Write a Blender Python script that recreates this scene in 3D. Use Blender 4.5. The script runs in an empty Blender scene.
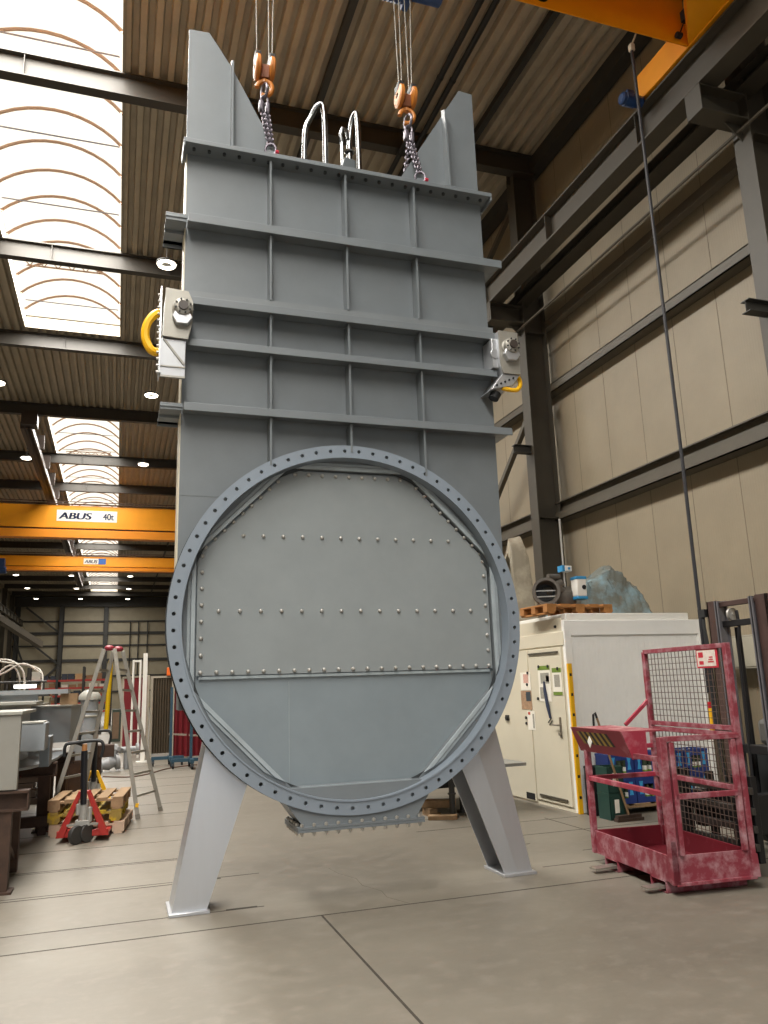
import bpy, bmesh, math, random
from mathutils import Vector, Matrix
random.seed(7)
PI = math.pi
S = bpy.context.scene
COL = S.collection

# ------------------------------------------------------------------ materials
def lin(h):
    h = h.lstrip('#')
    c = [int(h[i:i + 2], 16) / 255 for i in (0, 2, 4)]
    return tuple((x / 12.92 if x <= .04045 else ((x + .055) / 1.055) ** 2.4) for x in c) + (1,)

MC = {}
def M(name, col, rough=.5, metal=0.0, var=.12, scale=6.0, bump=0.0, col2=None, thr=None, stretch=None, alpha=None, trans=0):
    if name in MC:
        return MC[name]
    m = bpy.data.materials.new(name)
    m.use_nodes = True
    nt = m.node_tree
    p = nt.nodes['Principled BSDF']
    c = lin(col) if isinstance(col, str) else col
    p.inputs['Roughness'].default_value = rough
    p.inputs['Metallic'].default_value = metal
    p.inputs['Base Color'].default_value = c
    if alpha is not None:
        p.inputs['Alpha'].default_value = alpha
    if trans:
        p.inputs['Transmission Weight'].default_value = trans
    if var or col2 or bump:
        tc = nt.nodes.new('ShaderNodeTexCoord')
        mp = nt.nodes.new('ShaderNodeMapping')
        if stretch:
            mp.inputs['Scale'].default_value = stretch
        nt.links.new(tc.outputs['Object'], mp.inputs['Vector'])
        n = nt.nodes.new('ShaderNodeTexNoise')
        n.inputs['Scale'].default_value = scale
        n.inputs['Detail'].default_value = 6
        n.inputs['Roughness'].default_value = .62
        nt.links.new(mp.outputs['Vector'], n.inputs['Vector'])
        r = nt.nodes.new('ShaderNodeValToRGB')
        e = r.color_ramp.elements
        lo, hi = thr if thr else (.3, .7)
        e[0].position, e[1].position = lo, hi
        if col2:
            e[0].color = c
            e[1].color = lin(col2)
        else:
            e[0].color = tuple(x * (1 - var) for x in c[:3]) + (1,)
            e[1].color = tuple(min(1, x * (1 + var)) for x in c[:3]) + (1,)
        nt.links.new(n.outputs['Fac'], r.inputs['Fac'])
        nt.links.new(r.outputs['Color'], p.inputs['Base Color'])
        if bump:
            b = nt.nodes.new('ShaderNodeBump')
            b.inputs['Strength'].default_value = bump
            b.inputs['Distance'].default_value = .02
            nt.links.new(n.outputs['Fac'], b.inputs['Height'])
            nt.links.new(b.outputs['Normal'], p.inputs['Normal'])
    MC[name] = m
    return m

def EM(name, col, strength):
    if name in MC:
        return MC[name]
    m = bpy.data.materials.new(name)
    m.use_nodes = True
    nt = m.node_tree
    p = nt.nodes['Principled BSDF']
    p.inputs['Base Color'].default_value = lin(col)
    p.inputs['Emission Color'].default_value = lin(col)
    p.inputs['Emission Strength'].default_value = strength
    MC[name] = m
    return m

# ------------------------------------------------------------------ mesh builder
ROT = set()
def rootloc(o):
    while o.parent is not None:
        o = o.parent
    return (Vector((0, 0, 0)) if o.name in ROT else Vector(o.location))

class MB:
    def __init__(self):
        self.v, self.f, self.weld = [], [], False
    def add(self, vs, fs):
        b = len(self.v)
        self.v += [Vector(p) for p in vs]
        self.f += [tuple(b + i for i in q) for q in fs]
        return self
    def box(self, lo, hi):
        x0, y0, z0 = lo
        x1, y1, z1 = hi
        return self.add([(x0, y0, z0), (x1, y0, z0), (x1, y1, z0), (x0, y1, z0), (x0, y0, z1), (x1, y0, z1), (x1, y1, z1), (x0, y1, z1)],
                        [(0, 3, 2, 1), (4, 5, 6, 7), (0, 1, 5, 4), (1, 2, 6, 5), (2, 3, 7, 6), (3, 0, 4, 7)])
    def bar(self, p0, p1, w, h, up=(0, 0, 1)):
        p0, p1 = Vector(p0), Vector(p1)
        d = (p1 - p0).normalized()
        u = Vector(up)
        if abs(d.dot(u)) > .98:
            u = Vector((0, 1, 0))
        s = d.cross(u).normalized()
        u = s.cross(d)
        vs = []
        for p in (p0, p1):
            for a, b in ((-1, -1), (1, -1), (1, 1), (-1, 1)):
                vs.append(p + s * (a * w / 2) + u * (b * h / 2))
        return self.add(vs, [(3, 2, 1, 0), (4, 5, 6, 7), (0, 1, 5, 4), (1, 2, 6, 5), (2, 3, 7, 6), (3, 0, 4, 7)])
    def cyl(self, p0, p1, r0, r1=None, n=16, cap=True):
        p0, p1 = Vector(p0), Vector(p1)
        r1 = r0 if r1 is None else r1
        d = (p1 - p0).normalized()
        a = Vector((0, 0, 1)) if abs(d.z) < .9 else Vector((1, 0, 0))
        s = d.cross(a).normalized()
        t = s.cross(d)
        vs = []
        for p, r in ((p0, r0), (p1, r1)):
            for i in range(n):
                q = 2 * PI * i / n
                vs.append(p + (s * math.cos(q) + t * math.sin(q)) * r)
        fs = [(i, (i + 1) % n, n + (i + 1) % n, n + i) for i in range(n)]
        if cap:
            fs += [tuple(reversed(range(n))), tuple(range(n, 2 * n))]
        return self.add(vs, fs)
    def tube(self, pts, r, n=8, closed=False):
        pts = [Vector(p) for p in pts]
        k = len(pts)
        vs, fs = [], []
        prev = None
        for i, p in enumerate(pts):
            if closed:
                d = (pts[(i + 1) % k] - pts[i - 1]).normalized()
            else:
                d = (pts[min(i + 1, k - 1)] - pts[max(i - 1, 0)]).normalized()
            if prev is None:
                a = Vector((0, 0, 1)) if abs(d.z) < .9 else Vector((1, 0, 0))
                s = d.cross(a).normalized()
            else:
                s = (prev - d * prev.dot(d)).normalized()
            prev = s
            t = d.cross(s)
            rr = r[i] if isinstance(r, (list, tuple)) else r
            for j in range(n):
                q = 2 * PI * j / n
                vs.append(p + (s * math.cos(q) + t * math.sin(q)) * rr)
        m = k if closed else k - 1
        for i in range(m):
            for j in range(n):
                a, b = i * n + j, i * n + (j + 1) % n
                c, d2 = ((i + 1) % k) * n + (j + 1) % n, ((i + 1) % k) * n + j
                fs.append((a, b, c, d2))
        if not closed:
            fs += [tuple(reversed(range(n))), tuple(range((k - 1) * n, k * n))]
        return self.add(vs, fs)
    def ring(self, c, axis, R, r, n=24, m=8, squash=1.0, a0=0, a1=2 * PI):
        c, ax = Vector(c), Vector(axis).normalized()
        a = Vector((0, 0, 1)) if abs(ax.z) < .9 else Vector((1, 0, 0))
        s = ax.cross(a).normalized()
        t = s.cross(ax)
        full = abs(a1 - a0 - 2 * PI) < 1e-6
        k = n if full else n + 1
        pts = [c + (s * math.cos(a0 + (a1 - a0) * i / n) + t * math.sin(a0 + (a1 - a0) * i / n) * squash) * R for i in range(k)]
        return self.tube(pts, r, m, full)
    def prism(self, pts, axis, lo, hi):
        # pts in the plane across axis: x -> (y,z), y -> (x,z), z -> (x,y)
        n = len(pts)
        def mk(p, h):
            return {'x': (h, p[0], p[1]), 'y': (p[0], h, p[1]), 'z': (p[0], p[1], h)}[axis]
        vs = [mk(p, lo) for p in pts] + [mk(p, hi) for p in pts]
        fs = [tuple(reversed(range(n))), tuple(range(n, 2 * n))] + [(i, (i + 1) % n, n + (i + 1) % n, n + i) for i in range(n)]
        return self.add(vs, fs)
    def lathe(self, prof, c, axis, n=24):
        # prof: list of (radius, distance along axis)
        self.weld = True
        c, ax = Vector(c), Vector(axis).normalized()
        a = Vector((0, 0, 1)) if abs(ax.z) < .9 else Vector((1, 0, 0))
        s = ax.cross(a).normalized()
        t = s.cross(ax)
        vs, fs = [], []
        for r, h in prof:
            for i in range(n):
                q = 2 * PI * i / n
                vs.append(c + ax * h + (s * math.cos(q) + t * math.sin(q)) * r)
        for j in range(len(prof) - 1):
            for i in range(n):
                fs.append((j * n + i, j * n + (i + 1) % n, (j + 1) * n + (i + 1) % n, (j + 1) * n + i))
        return self.add(vs, fs)
    def holed(self, outer, holes, axis, lo, hi):
        # plate with holes: the outlines lie across axis, as in prism()
        self.weld = True
        cu = bpy.data.curves.new('tmp', 'CURVE')
        cu.dimensions = '2D'
        cu.fill_mode = 'BOTH'
        for loop in [outer] + holes:
            sp = cu.splines.new('POLY')
            sp.points.add(len(loop) - 1)
            for q, p in zip(sp.points, loop):
                q.co = (p[0], p[1], 0, 1)
            sp.use_cyclic_u = True
        cu.extrude = abs(hi - lo) / 2
        ob = bpy.data.objects.new('tmp', cu)
        COL.objects.link(ob)
        dg = bpy.context.evaluated_depsgraph_get()
        me = bpy.data.meshes.new_from_object(ob.evaluated_get(dg))
        mid = (lo + hi) / 2
        def mk(p):
            return {'x': (p.z + mid, p.x, p.y), 'y': (p.x, p.z + mid, p.y), 'z': (p.x, p.y, p.z + mid)}[axis]
        self.add([mk(v.co) for v in me.vertices], [tuple(q.vertices) for q in me.polygons])
        bpy.data.objects.remove(ob)
        bpy.data.curves.remove(cu)
        bpy.data.meshes.remove(me)
        return self
    def mesh(self, name, mat, off=Vector((0, 0, 0)), smooth=.6):
        me = bpy.data.meshes.new(name)
        me.from_pydata([tuple(p - off) for p in self.v], [], self.f)
        bm = bmesh.new()
        bm.from_mesh(me)
        if self.weld:
            bmesh.ops.remove_doubles(bm, verts=bm.verts, dist=1e-6)
        bmesh.ops.recalc_face_normals(bm, faces=bm.faces)
        bm.to_mesh(me)
        bm.free()
        if smooth:
            me.polygons.foreach_set('use_smooth', [True] * len(me.polygons))
            me.set_sharp_from_angle(angle=smooth)
        for m in (mat if isinstance(mat, (list, tuple)) else [mat]):
            me.materials.append(m)
        return me
    def build(self, name, mat, parent=None, bevel=0, smooth=.6, label=None, kind=None):
        off = rootloc(parent) if parent is not None else Vector((0, 0, 0))
        o = bpy.data.objects.new(name, self.mesh(name, mat, off, smooth))
        COL.objects.link(o)
        if parent is not None:
            o.parent = parent
        if bevel:
            b = o.modifiers.new('bevel', 'BEVEL')
            b.width = bevel
            b.segments = 2
            b.limit_method = 'ANGLE'
            b.angle_limit = .7
        if label:
            o['label'] = label
        if kind:
            o['kind'] = kind
        return o

def thing(name, label, cat, loc=(0, 0, 0), rotz=None, group=None):
    o = bpy.data.objects.new(name, None)
    o.empty_display_size = .1
    COL.objects.link(o)
    o.location = loc
    if rotz is not None:                       # parts of a turned thing are written in its own coordinates
        o.rotation_euler = (0, 0, rotz)
        ROT.add(o.name)
    o['label'] = label
    o['category'] = cat
    if group:
        o['group'] = group
    return o

def tag(o, label, cat, group=None, kind=None):
    o['label'] = label
    o['category'] = cat
    if group:
        o['group'] = group
    if kind:
        o['kind'] = kind
    return o

def struct(mb, name, mat, parent=None, **k):
    o = mb.build(name, mat, parent, **k)
    if parent is None:
        o['kind'] = 'structure'
    return o

def dup(root, loc=None, rotz=None, label=None, group=None):
    r = root.copy()
    COL.objects.link(r)
    if loc is not None:
        r.location = loc
    if rotz is not None:
        r.rotation_euler = (0, 0, rotz)
    if label:
        r['label'] = label
    if group:
        r['group'] = group
    for ch in list(root.children):
        c = ch.copy()
        COL.objects.link(c)
        c.parent = r
        for g in list(ch.children):
            d = g.copy()
            COL.objects.link(d)
            d.parent = c
    return r

def lettering(text, size, mat, parent, origin, right, up, depth=.004, name='lettering', shear=0.0, sx=1.0, bold=0.0, label=None):
    cu = bpy.data.curves.new('txt', 'FONT')
    cu.body = text
    cu.size = size
    cu.extrude = depth
    cu.shear = shear
    ob = bpy.data.objects.new('txt', cu)
    COL.objects.link(ob)
    dg = bpy.context.evaluated_depsgraph_get()
    me = bpy.data.meshes.new_from_object(ob.evaluated_get(dg))
    r, u = Vector(right).normalized(), Vector(up).normalized()
    n = r.cross(u)
    mb = MB()
    for dx in ((-bold, 0, bold) if bold else (0,)):
        mb.add([Vector(origin) + r * (v.co.x * sx + dx) + u * v.co.y + n * v.co.z for v in me.vertices], [tuple(q.vertices) for q in me.polygons])
    bpy.data.objects.remove(ob)
    bpy.data.curves.remove(cu)
    bpy.data.meshes.remove(me)
    return mb.build(name, mat, parent, smooth=0, label=label)

def arc(cx, cz, r, a0, a1, n):
    return [(cx + r * math.cos(a0 + (a1 - a0) * i / n), cz + r * math.sin(a0 + (a1 - a0) * i / n)) for i in range(n + 1)]

def circ(cx, cz, r, n):
    return [(cx + r * math.cos(2 * PI * i / n), cz + r * math.sin(2 * PI * i / n)) for i in range(n)]

def ibeam(mb, axis, c, lo, hi, h, w, tf=.02, tw=.012):
    # I-section along 'x' or 'y' (web upright) or 'z' (flanges face x); c = the two other coordinates of the centre
    if axis == 'x':
        y, z = c
        for s in (-1, 1):
            mb.box((lo, y - w / 2, z + s * h / 2 - (tf if s > 0 else 0)), (hi, y + w / 2, z + s * h / 2 + (0 if s > 0 else tf)))
        mb.box((lo, y - tw / 2, z - h / 2 + tf), (hi, y + tw / 2, z + h / 2 - tf))
    elif axis == 'y':
        x, z = c
        for s in (-1, 1):
            mb.box((x - w / 2, lo, z + s * h / 2 - (tf if s > 0 else 0)), (x + w / 2, hi, z + s * h / 2 + (0 if s > 0 else tf)))
        mb.box((x - tw / 2, lo, z - h / 2 + tf), (x + tw / 2, hi, z + h / 2 - tf))
    else:
        x, y = c
        for s in (-1, 1):
            mb.box((x + s * h / 2 - (tf if s > 0 else 0), y - w / 2, lo), (x + s * h / 2 + (0 if s > 0 else tf), y + w / 2, hi))
        mb.box((x - h / 2 + tf, y - tw / 2, lo), (x + h / 2 - tf, y + tw / 2, hi))
    return mb

# colours
gate_paint = M('gate_paint', '#6a7074', .42, 0, .06, 3.0, .02)
gate_dark = M('bolt_and_hole_shade', '#2b2f31', .6, 0, .1)
flange_paint = M('flange_paint', '#7d8792', .4, 0, .05, 4.0)
blade_paint = M('blade_paint', '#83898b', .45, 0, .06, 2.5, .03)
stainless = M('stainless', '#bfc1c5', .36, .7, .05, 4.0, 0, stretch=(1, 1, .1))
stain_dull = M('stainless_dull', '#96938b', .45, .4, .08, 6.0)
chrome = M('polished_steel', '#7d7f80', .26, 1, 0)
boltsteel = M('bolt_steel', '#aaa8a3', .4, .5, .1, 20)
black = M('black_rubber', '#17181a', .6, 0, .2)
hole_black = M('hole_black', '#0a0a0b', .9, 0, 0)
steel_dark = M('dark_steel', '#33322f', .55, 0, .12, 4)
steel_brown = M('steel_grey_brown', '#514a3f', .55, 0, .1, 3)
deck_mat = M('roof_deck', '#a79b87', .5, 0, .12, 1.5)
wall_mat_r = None
orange = M('crane_orange', '#ee9a06', .45, 0, .05, 2)
yellow = M('signal_yellow', '#e8b00c', .5, 0, .06, 5)
blue = M('motor_blue', '#1d3c6b', .45, 0, .1, 5)
white = M('white_paint', '#dedcd5', .5, 0, .03, 3)
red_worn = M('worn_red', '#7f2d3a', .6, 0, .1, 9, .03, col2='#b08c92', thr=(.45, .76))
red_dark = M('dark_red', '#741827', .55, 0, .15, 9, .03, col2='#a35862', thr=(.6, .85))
pallet_wood = M('pallet_wood', '#94795a', .8, 0, .22, 9, .1, stretch=(1, .15, 1))
rust = M('rusty_steel', '#3f2c21', .75, 0, .3, 8, .1)
alu = M('ladder_aluminium', '#97938a', .42, .6, .1, 9)

# ------------------------------------------------------------------ THE HALL
XW, XL, YF, YB_, ZD = 8.3, -11.3, 95.0, -16.0, 12.65
def floor_mat():
    m = bpy.data.materials.new('concrete_floor')
    m.use_nodes = True
    nt = m.node_tree
    N, L = nt.nodes.new, nt.links.new
    p = nt.nodes['Principled BSDF']
    tc = N('ShaderNodeTexCoord')
    def noise(sc, st, det=6):
        mp = N('ShaderNodeMapping')
        mp.inputs['Scale'].default_value = st
        L(tc.outputs['Object'], mp.inputs['Vector'])
        n = N('ShaderNodeTexNoise')
        n.inputs['Scale'].default_value = sc
        n.inputs['Detail'].default_value = det
        n.inputs['Roughness'].default_value = .65
        L(mp.outputs['Vector'], n.inputs['Vector'])
        return n
    def mix(a, b, fac, mode='MIX'):
        x = N('ShaderNodeMix')
        x.data_type = 'RGBA'
        x.blend_type = mode
        if isinstance(fac, float):
            x.inputs['Factor'].default_value = fac
        else:
            L(fac, x.inputs['Factor'])
        for s, q in (('A', a), ('B', b)):
            sock = [i for i in x.inputs if i.name == s and i.type == 'RGBA'][0]
            if isinstance(q, tuple):
                sock.default_value = q
            else:
                L(q, sock)
        return [o for o in x.outputs if o.type == 'RGBA'][0]
    def ramp(fac, lo, hi):
        r = N('ShaderNodeMapRange')
        r.inputs['From Min'].default_value = lo
        r.inputs['From Max'].default_value = hi
        L(fac, r.inputs['Value'])
        return r.outputs['Result']
    n1 = noise(.45, (1, 1.6, 1))
    n2 = noise(6.0, (1, 1.3, 1), 9)
    n3 = noise(30, (1, 1, 1), 3)
    base = mix(lin('#7a7469'), lin('#6b655b'), ramp(n1.outputs['Fac'], .35, .68))
    base = mix(base, lin('#827b71'), ramp(n2.outputs['Fac'], .5, .75))
    base = mix(base, lin('#5d574c'), ramp(n3.outputs['Fac'], .66, .9))
    n4 = noise(1.1, (1, 1, 1), 8)
    base = mix(base, lin('#615c51'), ramp(n4.outputs['Fac'], .62, .82))
    L(base, p.inputs['Base Color'])
    rr = N('ShaderNodeMapRange')
    rr.inputs['To Min'].default_value = .35
    rr.inputs['To Max'].default_value = .6
    L(n2.outputs['Fac'], rr.inputs['Value'])
    L(rr.outputs['Result'], p.inputs['Roughness'])
    b = N('ShaderNodeBump')
    b.inputs['Strength'].default_value = .06
    L(n3.outputs['Fac'], b.inputs['Height'])
    L(b.outputs['Normal'], p.inputs['Normal'])
    return m
fl = struct(MB().box((XL - .2, YB_, -.2), (XW + .2, YF, 0)), 'floor', floor_mat())
seam = M('floor_seam', '#3a352e', .85, 0, .25, 12)
slot = M('floor_slot_steel', '#5d564b', .6, .3, .2, 12)
# sawn joints and the steel slot rails let into the floor
def strip(x0, x1, y, w, m=seam, nm='floor_seam'):
    MB().box((x0, y - w / 2, -.002), (x1, y + w / 2, .0012)).build(nm, m, fl, smooth=0)
strip(-11, 8, 6.13, .016)
strip(-11, 1.15, 6.57, .014)
strip(.86, 1.1, 6.585, .034)
strip(.80, .95, 7.66, .034)
for k, (y, xe) in enumerate(((7.62, .78), (7.70, 1.3), (8.66, .7), (8.72, .7), (9.75, .9), (10.8, 1.1), (11.9, 1.6), (12.95, 1.2), (14.1, 2.0), (15.3, 1.5), (16.6, 2.2), (18, 1.8), (19.6, 2.0), (21.4, 2.0))):
    strip(-11, xe, y, .012 if k % 3 else .018)
for y, a, b in ((7.72, 3.62, 4.1), (7.2, 4.4, 8), (8.15, 3.9, 8), (8.9, 3.3, 5.4), (6.75, 3.7, 4.6), (9.6, 3.2, 4.2)):
    strip(a, b, y, .014)
MB().box((1.492, -10, -.002), (1.508, 6.13, .0012)).build('floor_seam', seam, fl, smooth=0)
cr = MB()
cp = [(1.93, 7.6), (1.96, 7.35), (2.05, 7.1), (2.03, 6.85), (2.12, 6.6), (2.10, 6.4), (2.2, 6.15)]
for a, b in zip(cp[:-1], cp[1:]):
    cr.bar((a[0], a[1], 0), (b[0], b[1], 0), .006, .002)
cr.build('floor_crack', M('crack', '#6d675d', .9, 0, .1), fl, smooth=0)
MB().box((5.0, 6.0, -.002), (5.014, 9, .0012)).build('floor_seam', seam, fl, smooth=0)

def panel_mat(name, col, vert=True):
    m = M(name, col, .5, 0, .07, 1.6, 0)
    nt = m.node_tree
    tc = nt.nodes.new('ShaderNodeTexCoord')
    w = nt.nodes.new('ShaderNodeTexWave')
    w.wave_type = 'BANDS'
    w.bands_direction = 'Y' if vert else 'X'
    w.inputs['Scale'].default_value = 6.5
    nt.links.new(tc.outputs['Object'], w.inputs['Vector'])
    b = nt.nodes.new('ShaderNodeBump')
    b.inputs['Strength'].default_value = .25
    b.inputs['Distance'].default_value = .006
    nt.links.new(w.outputs['Fac'], b.inputs['Height'])
    nt.links.new(b.outputs['Normal'], nt.nodes['Principled BSDF'].inputs['Normal'])
    return m
wr = panel_mat('wall_panels', '#897e6a')
wallr = struct(MB().box((XW, YB_, 0), (XW + .15, YF, ZD + .1)), 'wall_right', wr)
y = 7.62
j = MB()
for k in range(26):
    j.box((XW - .002, y - .006, 0), (XW + .01, y + .006, ZD))
    y += .985
j.build('panel_joint', M('joint_brown', '#6c6252', .8, 0, 0), wallr, smooth=0)  # darker joint lines between the wall panels
struct(MB().box((XL - .15, YB_, 0), (XL, YF, ZD + .1)), 'wall_left', wr)
struct(MB().box((XL, YF, 0), (XW, YF + .15, ZD + .1)), 'wall_far', panel_mat('far_panels', '#9c927b', False))
# back wall behind the viewer with its big roller gate open to daylight
struct(MB().holed([(XL, 0), (XW, 0), (XW, ZD + .1), (XL, ZD + .1)], [[(-2.3, .02), (7.7, .02), (7.7, 6.5), (-2.3, 6.5)]], 'y', YB_ - .15, YB_), 'wall_back', wr)

# ceiling: trapezoidal roof deck either side of the rooflights
def deck(x0, x1, y0, y1, per=.25, d=.12):
    mb = MB()
    n = int(round((x1 - x0) / per))
    p = (x1 - x0) / n
    pr = []
    for i in range(n):
        x = x0 + i * p
        pr += [(x, 0), (x + p * .42, 0), (x + p * .52, d), (x + p * .90, d)]
    pr.append((x1, 0))
    vs = [(x, y0, ZD + z) for x, z in pr] + [(x, y1, ZD + z) for x, z in pr]
    k = len(pr)
    return mb.add(vs, [(i, i + 1, k + i + 1, k + i) for i in range(k - 1)])
SX0, SX1 = -3.1, -.3
struct(deck(XL, SX0, YB_, YF), 'ceiling', deck_mat, smooth=0)
struct(deck(SX1, XW, YB_, YF), 'ceiling', deck_mat, smooth=0)
W1, W2 = (-14.0, 24.3), (31.4, 91.2)
struct(deck(SX0, SX1, W1[1], W2[0]), 'ceiling', deck_mat, smooth=0)
struct(deck(SX0, SX1, W2[1], YF), 'ceiling', deck_mat, smooth=0)
struct(MB().box((XL, YB_, ZD + .14), (SX0, YF, ZD + .3)).box((SX1, YB_, ZD + .14), (XW, YF, ZD + .3)).box((SX0, W1[1], ZD + .14), (SX1, W2[0], ZD + .3)).box((SX0, W2[1], ZD + .14), (SX1, YF, ZD + .3)).box((SX0, YB_, ZD), (SX1, W1[0], ZD + .3)), 'ceiling', steel_dark)

glaze = EM('rooflight_glazing', '#fff7e6', .66)
glaze.node_tree.nodes['Principled BSDF'].inputs['Base Color'].default_value = (.12, .12, .11, 1)
rib_mat = M('rooflight_rib', '#a58670', .5, 0, .05)
curb_mat = M('rooflight_curb', '#8d8474', .6, 0, .05)
rod_mat = M('tie_rod', '#8a8790', .4, .4, .05)
def rooflight(name, y0, y1, step):
    root = bpy.data.objects.new(name, None)
    COL.objects.link(root)
    root['kind'] = 'structure'
    cx, hw, zs, rise = (SX0 + SX1) / 2, (SX1 - SX0) / 2, ZD + .35, .62
    R = (hw * hw + rise * rise) / (2 * rise)
    a = math.asin(hw / R)
    def A(i, n, dr=0):
        q = PI / 2 + a - 2 * a * i / n
        return (cx + (R + dr) * math.cos(q), zs + rise - R + (R + dr) * math.sin(q))
    n = 14
    g = MB()
    pr = [A(i, n) for i in range(n + 1)]
    g.add([(x, y0, z) for x, z in pr] + [(x, y1, z) for x, z in pr], [(i, i + 1, n + 2 + i, n + 1 + i) for i in range(n)])
    for yy in (y0, y1):
        g.add([(x, yy, z) for x, z in pr], [tuple(range(n + 1))])
    g.build('glazing', glaze, root, smooth=.8)
    c = MB()
    for x in (SX0, SX1):
        c.box((x - .03, y0, ZD - .02), (x + .03, y1, zs + .02))
    for yy in (y0, y1):
        c.box((SX0, yy - .03, ZD - .02), (SX1, yy + .03, zs + .02))
    c.build('curb', curb_mat, root, smooth=0)
    k = max(1, int((y1 - max(y0, 6)) / step))
    k = min(k, 72)
    for i in range(k):
        yy = y1 - .5 - step * i
        if yy < y0:
            break
        MB().tube([(x, yy, z) for x, z in [A(q, 12, -.04) for q in range(13)]], .034, 6).build('arch_rib', rib_mat, root)
    for i in range(min(24, int((y1 - max(y0, 6)) / 2.58) + 1)):
        yy = y1 - .9 - 2.58 * i
        MB().cyl((SX0, yy, zs + .1), (SX1, yy, zs + .1), .016, n=6).build('tie_rod', rod_mat, root)
    return root
w1 = rooflight('window_1', *W1, 1.04)
w2 = rooflight('window_2', *W2, 1.3)
def vent(root, y):
    # smoke vent linkage under the glazing
    mb = MB()
    z = ZD + .62
    for dy in (0, .42):
        mb.bar((SX0 + .05, y + dy, z), (SX1 - .45, y + dy, z + .02), .03, .04)
    for i in range(6):
        x = SX0 + .2 + i * .36
        mb.bar((x, y, z), (x + .18, y + .42, z), .02, .02)
        mb.bar((x + .18, y + .42, z), (x + .36, y, z), .02, .02)
    mb.bar((SX1 - .45, y, z), (SX1 - .42, y, z + .5), .03, .03)
    mb.build('vent_linkage', rib_mat, root)
vent(w1, 21.2)
vent(w2, 32.6)
vent(w2, 39.6)

# rafters
RY = [-11, -5, 1.0, 7.0, 13.0, 19.3, 24.7, 31.2, 37.9, 43.3] + [49.4 + 6.0 * i for i in range(8)]
raft = M('rafter_paint', '#36322c', .5, 0, .08, 3)
for y in RY:
    mb = ibeam(MB(), 'x', (y, 12.4), XL + .3, 8.05, .46, .22, .025, .014)
    for x in (-9, -6.4, -1.95, .9, 3.4, 6.0):
        mb.box((x - .006, y - .1, 12.2), (x + .006, y + .1, 12.6))
    struct(mb, 'roof_rafter', raft)
# columns of the right wall, then the left wall
colm = M('column_paint', '#3d382f', .5, 0, .1, 3)
RC = [-11, -5, 1.0, 7.02, 13.15, 19.3, 24.7, 31.2, 37.9, 43.3] + [49.4 + 6.0 * i for i in range(8)]
for y in RC:
    mb = ibeam(MB(), 'z', (7.82, y), 0, 12.2, .5, .3, .022, .014)
    mb.box((7.5, y - .012, 12.0), (8.1, y + .012, 12.6))
    for z in (2.0, 4.7, 8.55):
        mb.box((7.66, y - .14, z), (8.08, y + .14, z + .015))
    struct(mb, 'steel_column', colm)
    # corbel that carries the runway beam, and the little bracket stub below
    mb = ibeam(MB(), 'x', (y, 8.93), 6.85, 7.57, .38, .28, .022, .014)
    mb.box((6.835, y - .14, 8.74), (6.85, y + .14, 9.12))
    mb.prism([(7.3, 8.74), (7.57, 8.74), (7.57, 8.5)], 'y', y - .008, y + .008)
    struct(mb, 'runway_corbel', colm)
    struct(ibeam(MB(), 'x', (y - .02, 6.08), 7.2, 7.64, .16, .14, .012, .01), 'bracket_stub', steel_dark)
for y in RC:
    struct(ibeam(MB(), 'z', (-10.9, y), 0, 12.2, .46, .3, .022, .014), 'steel_column', colm)
    struct(ibeam(MB(), 'x', (y, 8.86), -10.67, -9.95, .5, .28, .022, .014), 'runway_corbel', colm)
# runway beams
for x, nm in ((7.0, 'r'), (-10.1, 'l')):
    mb = ibeam(MB(), 'y', (x, 9.42), YB_ + 1, YF - .3, .56, .3, .03, .016)
    for k in range(40):
        yy = -10 + k * 2.6
        mb.box((x - .14, yy - .006, 9.16), (x + .14, yy + .006, 9.68))
    rb = struct(mb, 'crane_runway_beam', M('runway_paint', '#454037', .5, 0, .08, 3))
    MB().box((x - .03, YB_ + 1, 9.7), (x + .03, YF - .3, 9.76)).build('crane_rail', M('rail_steel', '#8d8170', .35, .5, .1), rb)
struct(ibeam(MB(), 'y', (7.62, 9.28), YB_, YF, .2, .3, .016, .012), 'surge_girder', colm)
struct(MB().box((8.05, YB_, 8.66), (8.2, YF, 8.82)), 'wall_girt', steel_brown)
struct(MB().cyl((7.5, 3, 8.62), (7.5, YF, 8.62), .022, n=8), 'conduit_pipe', steel_brown)
# girts on the right wall
girt = M('girt_paint', '#4d473c', .5, 0, .08, 3)
struct(MB().box((8.06, YB_, 7.28), (8.28, YF, 7.3)).box((8.06, YB_, 7.28), (8.08, YF, 7.46)).box((8.06, YB_, 7.44), (8.28, YF, 7.46)), 'wall_girt', girt)
struct(MB().box((8.02, YB_, 4.66), (8.28, YF, 4.68)).box((8.02, YB_, 4.66), (8.04, YF, 4.82)).box((8.12, YB_, 4.68), (8.14, YF, 5.02)).box((8.02, YB_, 5.0), (8.28, YF, 5.02)), 'wall_girt', girt)
struct(MB().cyl((8.22, 13.32, 0), (8.22, 13.32, 9.0), .03, n=10), 'drain_pipe', M('pipe_paint', '#8b8068', .4))
struct(MB().box((8.0, YB_, 12.3), (8.26, YF, 12.62)), 'eaves_beam', steel_dark)
for (y0, z0, y1, z1) in ((13.4, 7.2, 18, 3.5), (13.4, 2.0, 18, 5.3), (18.5, 7.2, 22.7, 3.0), (13.4, 12, 18, 9.9)):
    struct(MB().bar((7.9, y0, z0), (7.9, y1, z1), .1, .1), 'wall_brace', girt)
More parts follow.
